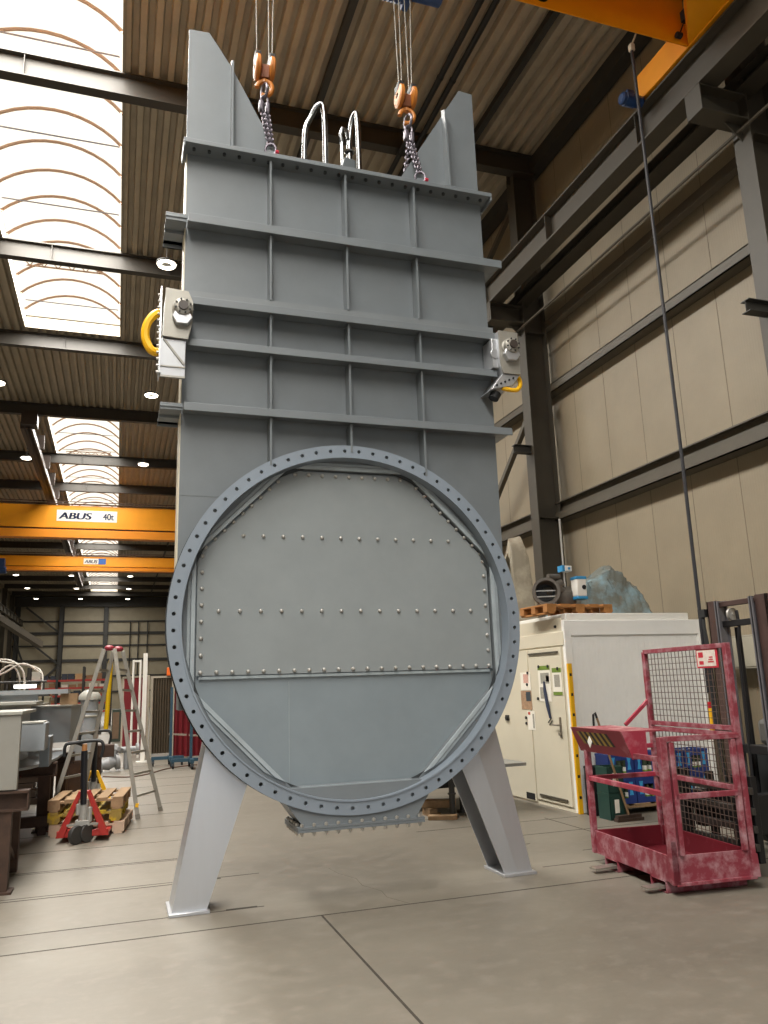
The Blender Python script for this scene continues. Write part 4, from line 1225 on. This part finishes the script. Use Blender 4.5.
bfirst = True
cname = ['first from the staff', 'second from the staff', 'third from the staff', 'farthest from the staff']
for lv in range(2):
    for k in range(4):
        x, y, z = 5.97 + k * .378, 8.86, .12 + lv * (CH + .003)
        o = crate if first else dup(crate)
        first = False
        o.location = (x, y, z)
        o['label'] = 'blue drinks crate in the %s row, %s' % (('lower', 'upper')[lv], cname[k].replace('the staff', 'the green crates'))
        o['group'] = 'blue drinks crates'
        for j in (-1, 0, 1):
            for q in ((-1, 0, 1) if lv else (-1,)):
                b = bottle if bfirst else dup(bottle)
                bfirst = False
                b.location = (x + j * .09, y + q * .09, z + .013)
                b['label'] = 'bottle in the %s blue crate, %s from the green crates' % (('lower', 'upper')[lv], cname[k].split()[0])
                b['group'] = 'bottles in the %s blue crate, %s from the green crates' % (('lower', 'upper')[lv], cname[k].split()[0])
gcr = thing('green_crate', 'dark green crate standing on the floor under another beside the blue crates', 'crate', (5.68, 8.56, 0), 0.0, 'dark green crates')
gm = M('crate_green', '#1f3f38', .5, 0, .1, 6)
crate_mesh(gcr, .22, .24, .30, gm, False)
MB().box((-.04, -.126, .08), (.02, -.121, .23)).build('crate_label', pw, gcr)
for x in (-.09, .07):
    MB().box((x, -.127, .02), (x + .02, -.121, .27)).build('crate_rib', gm, gcr)
dup(gcr, (5.68, 8.56, .303), 0.0, 'dark green crate stacked on top of another beside the blue crates')
bc = thing('black_crate', 'black crate standing behind the green crates next to the yellow staff', 'crate', (5.66, 8.86, 0), 0.0)
crate_mesh(bc, .20, .12, .58, black, False)
Br = thing('broom', 'broom leaning on the basket tray, its head on the floor by the crate pallet', 'broom', (5.75, 8.3, 0))
MB().bar((5.58, 8.33, .05), (5.92, 8.36, .05), .06, .04, (0, 0, 1)).box((5.57, 8.30, .0), (5.93, 8.38, .035)).build('broom_head', M('broom_dark', '#3a2a20', .8, 0, .2, 20), Br)
MB().cyl((5.76, 8.345, .05), (5.44, 8.35, 1.18), .014, n=8).build('broom_stick', M('broom_stick', '#8a6f52', .6, 0, .1), Br)
MB().tube([(5.44, 8.35, 1.18), (5.42, 8.35, 1.24), (5.40, 8.36, 1.22), (5.40, 8.37, 1.05)], .014, 8).build('broom_hook', black, Br)

# timber and a stand seen under the flange beside the right leg
for (x0, y0, x1, y1, z, h, lb) in ((3.78, 9.95, 4.16, 9.75, .142, .09, 'thick brown timber lying by the grey stand beyond the steel leg'), (3.72, 9.60, 4.05, 9.46, .026, .05, 'pale plank on the floor in front of the grey stand beyond the steel leg'), (3.58, 9.88, 3.66, 9.90, .08, .15, 'sawn timber end by the outlet flange, beside the brown timber')):
    tag(MB().bar((x0, y0, z + .0), (x1, y1, z + .0), .14, h).build('timber', pallet_wood, bevel=.004), lb, 'timber')
tag(MB().box((3.8, 9.74, .0), (3.95, 10.0, .045)).box((3.8, 9.74, .045), (3.9, 10.0, .095)).build('timber_packing', pallet_wood), 'packing blocks under the brown timber beyond the steel leg', 'timber')
St = thing('assembly_stand', 'grey steel stand with round posts seen under the flange beyond the steel leg', 'stand', (4.4, 10.6, 0))
for x, y in ((4.06, 9.62), (4.32, 9.9), (4.9, 10.2), (5.0, 11.2), (4.1, 11.2)):
    l_ = MB().cyl((x, y, .03), (x, y, .56), .038, n=14).ring((x, y, .28), (0, 0, 1), .045, .012, 14, 6).build('post', steel_dark, St)
    MB().cyl((x, y, 0), (x, y, .03), .075, n=16).build('foot', steel_dark, l_)
MB().box((3.6, 9.55, .56), (5.1, 11.3, .60)).build('top_plate', M('stand_top', '#8f8f8c', .4, .3, .1), St)
MB().box((3.7, 9.9, .60), (4.6, 11.0, .75)).build('workpiece', white, St, bevel=.02)
MB().box((3.55, 10.9, .18), (4.9, 11.2, .36)).build('shelf', black, St)

# ------------------------------------------------------------------ LEFT SIDE: ladder, pallet truck, pallets
Ld = thing('step_ladder', 'tall aluminium A-frame step ladder with red caps standing behind the pallets', 'ladder', (.1, 12.0, 0))
apex = Vector((-.10, 11.95, 2.26))
def flight(bl, br, tl, tr, rungs):
    bl, br, tl, tr = map(Vector, (bl, br, tl, tr))
    for a, b in ((bl, tl), (br, tr)):
        s_ = MB().bar(a, b, .055, .085, (0, 1, 0)).build('stile', alu, Ld, bevel=.003)
        MB().bar(a - (b - a).normalized() * .0, a + (b - a).normalized() * .06, .062, .092, (0, 1, 0)).build('foot', M('ladder_foot', '#6a655c', .6), s_)
    for k in range(1, rungs):
        t = k / rungs
        MB().bar(bl.lerp(tl, t), br.lerp(tr, t), .03, .03).build('rung', alu, Ld)
flight((.335, 11.62, .0), (.66, 12.22, .0), (-.05, 11.80, 2.26), (.06, 12.1, 2.24), 8)
flight((-.80, 11.75, .0), (-.44, 12.38, .0), (-.19, 11.82, 2.26), (-.07, 12.12, 2.25), 8)
for x, y in ((-.12, 11.80), (.0, 12.11)):
    MB().lathe([(0, .045), (.04, .04), (.065, .02), (.07, 0), (.05, -.03), (0, -.03)], (x, y, 2.27), (0, 0, 1), 14).build('cap', M('cap_red', '#86202f', .5), Ld)
MB().bar((.31, 11.62, .15), (.32, 11.62, .2), .04, .08, (0, 1, 0)).build('sticker', yellow, Ld)
def pallet_truck(name, label, loc, rz, body, tillang=.05, with_forks=True):
    t = thing(name, label, 'pallet truck', loc, rz, 'pallet trucks')
    for s in (-1, 1):
        MB().cyl((s * .05 - .02, -.06 + s * .045, .1), (s * .05 + .02, -.06 + s * .045 - .035, .1), .1, n=24).build('steer_wheel', M('wheel_dark', '#2f2d2b', .5), t, bevel=.008)
        MB().add([(s * .06, -.02, .56), (s * .02, -.02, .56), (s * .20, -.02, .06), (s * .29, -.02, .06), (s * .06, .07, .56), (s * .02, .07, .56), (s * .20, .07, .06), (s * .29, .07, .06)],
                 [(0, 1, 2, 3), (7, 6, 5, 4), (0, 4, 5, 1), (1, 5, 6, 2), (2, 6, 7, 3), (3, 7, 4, 0)]).build('frame_plate', body, t, bevel=.006)
        if with_forks:
            MB().box((s * .19 - .08, .06, .05), (s * .19 + .08, 1.2, .085)).build('fork', body, t, bevel=.006)
            MB().cyl((s * .19 - .04, 1.08, .04), (s * .19 + .04, 1.08, .04), .04, n=14).build('load_roller', black, t)
    MB().box((-.28, -.01, .06), (.28, .05, .13)).build('base_bar', body, t, bevel=.006)
    pu = MB().cyl((0, 0, .2), (0, 0, .46), .055, n=18).box((-.08, -.06, .18), (.08, .06, .24)).cyl((.07, -.02, .22), (.07, -.02, .38), .03, n=12).cyl((-.06, -.03, .3), (-.06, -.03, .42), .022, n=12)
    pu.build('pump', boltsteel, t, bevel=.003)
    MB().box((-.17, -.05, .185), (.17, .02, .205)).build('pump_plate', stain_dull, t)
    top = Vector((.0, -.16, 1.02))
    MB().cyl((0, -.03, .42), top, .036, n=14).build('tiller', M('tiller_navy', '#15171f', .4), t)
    MB().cyl(top, top + Vector((0, -.01, .07)), .03, n=12).build('tiller_neck', M('neck_wood', '#b07a4a', .6), t)
    MB().tube(smooth_path([top + Vector((0, -.01, .05)), top + Vector((-.1, -.02, .09)), top + Vector((-.2, -.03, .07)), top + Vector((-.21, -.04, -.06))]) + [], .018, 8).tube(smooth_path([top + Vector((-.2, -.03, .08)), top + Vector((0, -.03, .1)), top + Vector((.17, -.03, .1)), top + Vector((.21, -.04, .03)), top + Vector((.19, -.04, -.08))]), .018, 8).build('handle', black, t)
    return t
tred = M('truck_red', '#9e2620', .4, 0, .08, 5)
pallet_truck('pallet_truck', 'red hand pallet truck with black tiller in front of the stacked pallets', (-.31, 10.18, 0), -.1, tred)
pallet_truck('pallet_truck', 'yellow pallet truck with its dark tiller up, parked behind the stacked pallets', (-.27, 12.66, 0), .03, yellow, with_forks=True)
ywood = M('pallet_yellow', '#8f7a3a', .8, 0, .3, 8, .1, col2='#b79b1e', thr=(.5, .6))
rwood = M('pallet_pale', '#b9a18c', .8, 0, .15, 6, .1)
pallet(-.22, 11.12, .0, .86, 1.0, .14, 'pale whitish pallet at the bottom of the stack behind the red pallet truck', rwood, -.12, 'stacked pallets behind the red truck')
pallet(-.26, 11.10, .145, .84, .95, .13, 'yellow painted pallet in the middle of the stack behind the red pallet truck', ywood, -.10, 'stacked pallets behind the red truck')
pallet(-.25, 11.12, .28, .86, .98, .14, 'bare wooden pallet on top of the stack behind the red pallet truck', pallet_wood, -.11, 'stacked pallets behind the red truck')
MB2 = tag(MB().box((-1.4, 10.86, .10), (-.72, 10.98, .22)).box((-1.4, 10.9, 0), (-1.3, 10.95, .10)).box((-.85, 10.9, 0), (-.75, 10.95, .10)).build('timber_sleeper', rust, bevel=.006), 'brown sleeper beam on the floor between the trestles and the pallets', 'beam')

# grey painted casing on brown trestles, cut by the photo edge
cas = M('casing_paint', '#8d9296', .42, 0, .06, 3)
cas2 = M('casing_pale', '#9b9a92', .45, 0, .06, 3)
Cs = thing('valve_casing', 'large grey painted ring casing lying on brown trestles by the photo edge', 'casing', (-1.9, 10.5, .77))
def sector(cx, cy, r0, r1, a0, a1, z0, z1, n=28):
    m = MB()
    vs = []
    for i in range(n + 1):
        a = a0 + (a1 - a0) * i / n
        for r in (r0, r1):
            for z in (z0, z1):
                vs.append((cx + r * math.cos(a), cy + r * math.sin(a), z))
    fs = []
    for i in range(n):
        b, d_ = i * 4, i * 4 + 4
        fs += [(b, b + 1, d_ + 1, d_), (b + 2, d_ + 2, d_ + 3, b + 3), (b, d_, d_ + 2, b + 2), (b + 1, b + 3, d_ + 3, d_ + 1)]
    fs += [(0, 2, 3, 1), (n * 4, n * 4 + 1, n * 4 + 3, n * 4 + 2)]
    return m.add(vs, fs)
CX, CY = -3.22, 11.5
MB().prism([(-2.9, 9.5), (-1.45, 9.55), (-1.1, 9.85), (-.9, 10.2), (-.77, 10.7), (-.70, 11.4), (-.665, 12.3), (-.68, 13.1), (-1.1, 13.6), (-2.9, 13.6)], 'z', .765, .795).build('lower_flange', cas, Cs)
sector(CX, CY, 2.12, 2.15, -1.25, .75, .80, 1.46).build('ring_wall', cas, Cs)
sector(CX, CY, 1.75, 2.38, -1.1, .75, 1.46, 1.485).build('upper_flange', cas2, Cs)
eb = MB().box((-2.6, 7.9, .78), (-.80, 7.98, 1.42)).build('end_box', M('casing_warm', '#8b8982', .45, 0, .06, 3), Cs, bevel=.006)
MB().box((-2.6, 7.88, 1.42), (-.79, 9.15, 1.45)).build('end_flange', cas2, eb, bevel=.004)
b1 = MB().box((-1.6, 9.5, 1.0), (-.715, 10.0, 1.29)).build('stiffener_box', cas, Cs, bevel=.01)
MB().box((-1.3, 9.49, 1.29), (-.74, 10.05, 1.305)).build('box_lid', cas2, b1)
MB().box((-.80, 10.0, .795), (-.70, 10.5, 1.12)).build('gusset', M('casing_dark', '#6f767b', .45), Cs)
b2 = MB().prism([(-1.6, 12.5), (-.9, 12.45), (-.62, 12.6), (-.50, 13.0), (-1.2, 13.2)], 'z', .92, 1.42).build('stiffener_box', cas, Cs)
MB().prism([(-1.6, 12.5), (-.9, 12.42), (-.60, 12.57), (-.48, 13.03), (-1.2, 13.25)], 'z', 1.42, 1.44).build('box_lid', cas2, b2)
MB().box((-3.6, 9.9, 1.49), (-.86, 10.9, 1.52)).build('cover_plate', cas2, Cs)
tb = MB().box((-4.2, 11.6, 1.60), (-.62, 12.2, 1.66)).box((-4.2, 11.7, 1.485), (-1.0, 11.78, 1.60)).build('top_plate', cas, Cs)
MB().box((-1.9, 10.2, 1.52), (-1.35, 10.4, 1.62)).build('packing', pallet_wood, Cs)
MB().box((-.72, 11.7, 1.45), (-.5, 11.95, 1.60)).build('packing', pallet_wood, Cs)
Cs.location.z += .07
def trestle(x0, x1, y, zt, label, legs):
    t = thing('trestle', label, 'trestle', ((x0 + x1) / 2, y, 0), None, 'brown trestles under the grey casing')
    ibeam(MB(), 'x', (y, zt - .09), x0, x1, .17, .16, .02, .02).box((x1 - .012, y - .08, zt - .16), (x1, y + .08, zt - .02)).build('cross_beam', rust, t)
    for x in legs:
        MB().box((x - .07, y - .06, .02), (x + .07, y + .06, zt - .175)).build('leg', rust, t)
        MB().box((x - .11, y - .1, 0), (x + .11, y + .1, .02)).build('foot_plate', rust, t)
        MB().bar((x, y + .06, .45), (x, y + .9, .12), .05, .05).bar((x, y + .9, 0), (x, y + .9, zt - .2), .1, .1).build('brace', rust, t)
    return t
trestle(-2.7, -.70, 7.98, .845, 'brown trestle closest to the viewer under the end of the grey casing', (-.90, -2.4))
trestle(-2.9, -.68, 11.2, .83, 'brown trestle under the middle of the grey casing, behind the end box', (-.82, -2.4))
trestle(-2.4, -.55, 12.9, .83, 'brown trestle under the far rim of the grey casing', (-.72, -2.0))
for k, (x0, x1, y0, y1, h, lb) in enumerate(((-2.6, -1.25, 12.2, 12.65, .42, 'dark timber stack in the shade under the middle of the grey casing'), (-2.2, -1.05, 10.2, 10.6, .22, 'low dark timber stack under the grey casing, near the sleeper beam'), (-2.4, -1.1, 13.95, 14.45, .5, 'dark timber stack beyond the far rim of the grey casing'))):
    m = MB()
    for q in range(int(h / .11)):
        m.box((x0 + .05 * (q % 2), y0, q * .11), (x1 - .04 * (q % 3), y1, q * .11 + .10))
    tag(m.build('timber_stack', M('timber_dark', '#3b2c20', .8, 0, .25, 8), bevel=.006), lb, 'timber', 'dark timber stacks under the casing')
# grey domed housing behind the ladder
Dh = thing('domed_housing', 'grey cylindrical housing with pale domed lid behind the ladder', 'housing', (-.42, 14.2, 0))
MB().cyl((-.42, 14.2, .62), (-.42, 14.2, 1.58), .14, n=28).box((-.66, 14.05, .62), (-.3, 14.35, .9)).build('cylinder', cas, Dh)
MB().lathe([(.18, 0), (.18, .05), (.15, .1), (.09, .15), (0, .17)], (-.42, 14.2, 1.56), (0, 0, 1), 28).build('domed_lid', cas2, Dh)
MB().box((-.68, 14.0, 0), (-.28, 14.4, .62)).build('pedestal', rust, Dh, bevel=.01)
MB().ring((-.42, 14.2, 1.3), (0, 0, 1), .145, .02, 28, 6).build('band', cas2, Dh)
tag(MB().box((-.52, 14.6, .6), (.0, 15.0, .8)).box((-.45, 14.65, 0), (-.2, 14.95, .6)).build('timber_block', rust, bevel=.01), 'brown timber blocks stacked behind the ladder', 'timber')
# valves lying on the floor behind the ladder
cast = M('cast_grey', '#8b8c8d', .45, .2, .1, 8)
Vf = thing('flanged_valve', 'grey flanged pipe valve lying on the floor behind the ladder', 'valve', (-.1, 18.9, 0))
MB().lathe([(.08, -.22), (.17, -.22), (.17, -.16), (.09, -.14), (.14, 0), (.09, .14), (.17, .16), (.17, .22), (.08, .22)], (-.12, 18.7, .17), (1, .3, .15), 24).build('body', cast, Vf)
MB().cyl((-.12, 18.7, .2), (.05, 18.8, .46), .07, n=16).cyl((.03, 18.8, .42), (.07, 18.82, .5), .13, n=20).build('bonnet', cast, Vf)
MB().lathe([(.06, -.26), (.13, -.26), (.13, -.2), (.065, -.19), (.065, .19), (.13, .2), (.13, .26), (.06, .26)], (.26, 19.1, .42), (1, .1, 0), 20).cyl((.26, 19.1, 0), (.26, 19.1, .36), .06, n=12).build('pipe_piece', cast, Vf)
hs = MB().tube(smooth_path([(-.2, 17.6, .012), (.3, 17.2, .012), (.7, 17.6, .012), (1.2, 18.6, .012), (2.2, 19.2, .012)]), .012, 6)
tag(hs.build('floor_cable', M('cable_brown', '#5a3f30', .6)), 'thin brown cable lying on the floor behind the ladder', 'cable')

# welding screens, posts and trolley stands
scr_red = M('screen_red', '#6c2128', .4, 0, .2, 5, stretch=(6, 6, .3))
scr_dark = M('screen_dark', '#5d5346', .35, 0, .35, 5, stretch=(8, 8, .2))
def curtain(label, name, x0, y0, x1, y1, z0, z1, mat, n=9, frame=True):
    t = thing(name, label, 'screen', ((x0 + x1) / 2, (y0 + y1) / 2, 0))
    d_ = Vector((x1 - x0, y1 - y0, 0))
    nn = Vector((-d_.y, d_.x, 0)).normalized()
    m = MB()
    k = n * 4
    pr = [Vector((x0, y0, 0)) + d_ * (i / k) + nn * (.035 * math.sin(i * PI / 2)) for i in range(k + 1)]
    m.add([p + Vector((0, 0, z0)) for p in pr] + [p + Vector((0, 0, z1)) for p in pr] + [p + nn * .012 + Vector((0, 0, z0)) for p in pr] + [p + nn * .012 + Vector((0, 0, z1)) for p in pr],
          [(i, i + 1, k + 2 + i, k + 1 + i) for i in range(k)] + [(2 * k + 2 + i, 3 * k + 3 + i, 3 * k + 4 + i, 2 * k + 3 + i) for i in range(k)] + [(k + 1 + i, k + 2 + i, 3 * k + 4 + i, 3 * k + 3 + i) for i in range(k)])
    m.build('curtain', mat, t)
    if frame:
        fm = M('screen_frame', '#a89f8f', .45, .2, .1)
        MB().bar((x0, y0, z1 + .03), (x1, y1, z1 + .03), .05, .05).build('top_rail', fm, t)
        for x, y in ((x0, y0), (x1, y1)):
            MB().box((x - .03, y - .03, 0), (x + .03, y + .03, z1 + .05)).build('post', fm, t)
            MB().box((x - .05, y - .3, 0), (x + .05, y + .3, .04)).build('foot', fm, t)
    return t
curtain('dark grey strip screen with pale top rail between ladder and round flange', 'welding_screen', .86, 21.6, 1.75, 21.6, .12, 2.0, scr_dark, 14)
curtain('red welding screen seen just behind the ladder', 'welding_screen', .18, 24.2, .80, 22.4, .15, 2.05, scr_red, 9)
curtain('red welding screen behind the blue trolley stands beside the round flange', 'welding_screen', 1.32, 20.4, 2.6, 20.4, .1, 1.85, scr_red, 10)
tag(MB().box((.60, 20.6, .03), (.70, 20.7, 2.6)).box((.5, 20.5, 0), (.8, 20.8, .03)).build('white_post', white), 'tall white square post in front of the dark strip screen', 'post')
wp = thing('white_gantry', 'slim white frame of two uprights beside the tall white post', 'frame', (.45, 22.2, 0))
for x in (.40, .58):
    MB().cyl((x, 22.2, 0), (x, 22.2, 2.5), .03, n=8).build('upright', white, wp)
MB().bar((.40, 22.2, 2.47), (.58, 22.2, 2.47), .05, .05).build('crossbar', white, wp)
tag(MB().box((1.22, 21.5, 2.06), (1.34, 21.65, 2.26)).build('orange_box', M('box_orange', '#e86a1c', .5), bevel=.01), 'small orange box standing on top of the dark strip screen', 'box')
tag(MB().box((1.36, 21.55, 2.06), (1.40, 21.6, 2.28)).box((1.75, 21.55, 2.06), (1.79, 21.6, 2.28)).box((1.36, 21.55, 2.24), (1.79, 21.6, 2.28)).build('rail_bracket', M('screen_frame', '#a89f8f')), 'pale bracket frame on top of the dark strip screen beside the orange box', 'frame')
navyp = M('stand_blue', '#274657', .45, 0, .1, 5)
def trolley_stand(x, y, label):
    t = thing('trolley_stand', label, 'stand', (x, y, 0), None, 'blue trolley stands by the red screen')
    MB().box((x - .03, y - .03, .1), (x + .03, y + .03, 1.75)).build('post', navyp, t)
    MB().box((x - .42, y - .04, .14), (x + .30, y + .04, .21)).build('base_bar', navyp, t)
    MB().box((x - .04, y - .4, .14), (x + .04, y + .4, .21)).build('base_bar', navyp, t)
    MB().bar((x - .05, y, .7), (x + .35, y, .66), .04, .04).build('arm', M('arm_pale', '#8d7f74', .5), t)
    for dx, dy in ((-.38, 0), (.26, 0), (0, -.36), (0, .36)):
        c_ = MB().cyl((x + dx - .02, y + dy, .06), (x + dx + .02, y + dy, .06), .06, n=14).build('caster', black, t)
        MB().box((x + dx - .03, y + dy - .02, .06), (x + dx + .03, y + dy + .02, .14)).build('caster_fork', navyp, c_)
trolley_stand(1.22, 19.3, 'blue trolley stand standing in front of the dark strip screen')
trolley_stand(1.60, 18.4, 'blue trolley stand closest to the bare steel leg of the valve')

# yellow post, shelving with boxes, hoses and a work lamp in the far left
tag(MB().cyl((-.42, 41, 0), (-.32, 41, 3.25), .11, n=14).build('guard_post', M('bollard_yellow', '#f2c400', .5, 0, .03)), 'bright yellow post seen between the ladder legs', 'post')
redrack = M('rack_red', '#a8352c', .5, 0, .08, 5)
Rk = thing('pallet_rack', 'long storage rack with red shelf beams at the far end of the hall', 'rack', (-2.0, 46, 0))
RX0, RX1 = -4.4, -.3
for z in (.7, 1.14, 1.54, 1.94, 2.34):
    MB().box((RX0, 45.5, z), (RX1, 46.5, z + .10)).build('shelf_beam', redrack, Rk)
for x in (RX0, -3.0, -1.7, RX1):
    for y in (45.42, 46.56):
        MB().box((x - .06, y - .06, 0), (x + .06, y + .06, 3.1)).build('upright', steel_dark, Rk)
bm_ = [M('box_tan', '#b8956a', .7, 0, .1), M('box_white', '#d8d4c8', .6, 0, .05), M('box_navy', '#2b3340', .5), M('box_brown', '#8d6b4c', .7)]
rr = random.Random(4)
bxm = {}
for zi, z in enumerate((1.24, 1.64, 2.04, 2.44)):
    x = RX0 + .15
    while x < RX1 - .5:
        w_ = rr.choice((.25, .32, .42))
        h_ = rr.choice((.14, .18, .22)) if zi < 3 else rr.choice((.2, .3, .45))
        k = rr.randrange(4)
        key = (w_, h_, k)
        if key not in bxm:
            bxm[key] = MB().box((0, 0, 0), (w_, .5, h_)).box((-.01, -.01, h_ * .8), (w_ + .01, .51, h_)).mesh('storage_box', bm_[k], smooth=0)
        o = bpy.data.objects.new('storage_box', bxm[key])
        COL.objects.link(o)
        o.location = (x, 45.6, z + .003)
        tag(o, '%s storage box on the %s shelf of the far red-beamed rack' % (('tan', 'white', 'dark', 'brown')[k], ('lowest', 'second', 'third', 'top')[zi]), 'box', '%s boxes on the %s rack shelf' % (('tan', 'white', 'dark', 'brown')[k], ('lowest', 'second', 'third', 'top')[zi]))
        x += w_ + rr.choice((.05, .12, .3))
cab = M('cabinet_tan', '#b1a890', .6, 0, .05)
tag(MB().box((-5.2, 41, 0), (-3.0, 42, 1.55)).box((-5.25, 40.95, 1.55), (-2.95, 42.05, 1.62)).build('storage_cabinet', cab), 'long low tan cabinet in front of the far rack', 'cabinet')
tag(MB().box((-1.15, 36, .1), (-.6, 36.7, .5)).box((-1.1, 36.05, .5), (-.65, 36.65, .9)).box((-1.2, 36, 0), (-.55, 36.8, .1)).build('machine_vise', steel_dark, bevel=.03), 'dark machine part on a base beside the yellow post', 'machine')
Gt = thing('green_cabinet', 'narrow dark green crate beside the red screen behind the ladder', 'cabinet', (.15, 30, 0))
MB().box((-.12, 30, 0), (.3, 30.5, 1.1)).build('body', M('dark_green', '#2f3a30', .5), Gt, bevel=.01)
MB().box((-.1, 29.98, .1), (.12, 30, 1.0)).build('door', M('tan_brown', '#6b5540', .6), Gt)
Wh = thing('hose_gantry', 'pale welding hoses arching over a low rail at the photo edge', 'hose', (-2.2, 16, 0))
hm = M('hose_white', '#b9b5ab', .4, 0, .08)
for pth in ([(-3.2, 16.6, 2.1), (-2.6, 16.3, 2.35), (-1.9, 16, 2.26), (-1.35, 15.8, 2.12), (-1.28, 15.7, 1.75)], [(-2.9, 16, 1.75), (-2.4, 15.8, 2.2), (-1.9, 15.6, 2.3), (-1.6, 15.5, 2.1), (-1.55, 15.5, 1.72)],
            [(-3.0, 15.9, 2.05), (-2.3, 15.7, 1.98), (-1.95, 15.6, 2.05), (-1.6, 15.5, 2.22), (-1.3, 15.5, 2.05)], [(-2.1, 15.6, 1.72), (-2.0, 15.6, 2.05), (-1.8, 15.6, 2.2), (-1.66, 15.6, 2.0), (-1.64, 15.6, 1.72)]):
    MB().tube(smooth_path(pth), .018, 6).build('hose', hm, Wh)
gr = MB().cyl((-4, 15.6, 1.9), (-1.2, 15.6, 1.9), .02, n=8)
for x in (-3.8, -2.4, -1.85, -1.7, -1.55, -1.25):
    gr.cyl((x, 15.6, 1.68), (x, 15.6, 1.9), .015, n=6)
gr.cyl((-1.25, 15.6, 0), (-1.25, 15.6, 1.9), .02, n=8).cyl((-3.9, 15.6, 0), (-3.9, 15.6, 1.9), .02, n=8).box((-4, 15.5, 1.64), (-1.15, 15.8, 1.68))
gr.build('rail', steel_dark, Wh)
tl = MB().cyl((-1.72, 15.48, 1.82), (-1.36, 15.48, 1.82), .03, n=12)
wl = thing('work_light', 'lit tube work light hanging on the low rail at the photo edge', 'lamp', (-1.55, 15.5, 1.8))
tl.build('tube', EM('tube_light', '#ffffff', 1.6), wl)
MB().box((-1.74, 15.50, 1.84), (-1.34, 15.56, 1.87)).build('holder', steel_dark, wl)
tag(MB().box((-3.4, 14.6, 1.62), (-1.5, 15.1, 1.69)).box((-3.3, 14.6, .0), (-3.2, 15.1, 1.62)).box((-1.7, 14.6, 0), (-1.6, 15.1, 1.62)).build('red_bench', M('bench_red', '#8a2a2c', .5, 0, .3, 14)), 'narrow bench with red clutter along its top behind the grey casing', 'bench')
tag(MB().bar((-10.2, 60, 8.5), (-6.5, 75, 6.0), .5, .5).box((-10.6, 58, 0), (-10.2, 58.5, 8.5)).build('jib_arm', steel_brown), 'slanting grey jib arm on the far side wall', 'crane arm')

# ------------------------------------------------------------------ LIGHT AND CAMERA
def area(name, loc, rot, sx, sy, power, col):
    l = bpy.data.lights.new(name, 'AREA')
    l.shape = 'RECTANGLE'
    l.size, l.size_y = sx, sy
    l.energy = power
    l.color = col
    o = bpy.data.objects.new(name, l)
    COL.objects.link(o)
    o.location = loc
    o.rotation_euler = rot
    return o
# daylight through the open gate behind the viewer and through the two rooflights
gd = area('gate_daylight', (2.7, YB_ + .05, 3.3), (PI / 2, 0, PI), 9.6, 6.2, 7500, (.84, .93, 1.0))
gd.data.spread = math.radians(128)
for (a, b), pw_ in ((W1, 4700), (W2, 3400)):
    area('rooflight_daylight', ((SX0 + SX1) / 2, (a + b) / 2, ZD + .33), (0, 0, 0), SX1 - SX0 - .1, b - a - .1, pw_, (1.0, .965, .90))

w = bpy.data.worlds.new('World')
S.world = w
w.use_nodes = True
w.node_tree.nodes['Background'].inputs[0].default_value = (.85, .92, 1, 1)
w.node_tree.nodes['Background'].inputs[1].default_value = 1.0

cam = bpy.data.cameras.new('Camera')
co = bpy.data.objects.new('Camera', cam)
COL.objects.link(co)
S.camera = co
cam.sensor_fit = 'VERTICAL'
cam.sensor_height = 36
cam.lens = 782.771 / 1024 * 36
cam.clip_end = 300
yaw, pitch, roll = .328465856, .21684255, -.0327860091
Fv = Vector((math.sin(yaw) * math.cos(pitch), math.cos(yaw) * math.cos(pitch), math.sin(pitch)))
R0 = Vector((math.cos(yaw), -math.sin(yaw), 0))
U0 = R0.cross(Fv)
Rv = R0 * math.cos(roll) + U0 * math.sin(roll)
Uv = -R0 * math.sin(roll) + U0 * math.cos(roll)
mt = Matrix((Rv, Uv, -Fv)).transposed().to_4x4()
mt.translation = (0, 0, 1.65)
co.matrix_world = mt

S.view_settings.view_transform = 'Standard'
S.view_settings.look = 'None'
S.view_settings.exposure = 0.97
S.view_settings.gamma = 1
S.view_settings.use_curve_mapping = False
S.cycles.use_denoising = True
S.cycles.max_bounces = 8
S.cycles.diffuse_bounces = 5
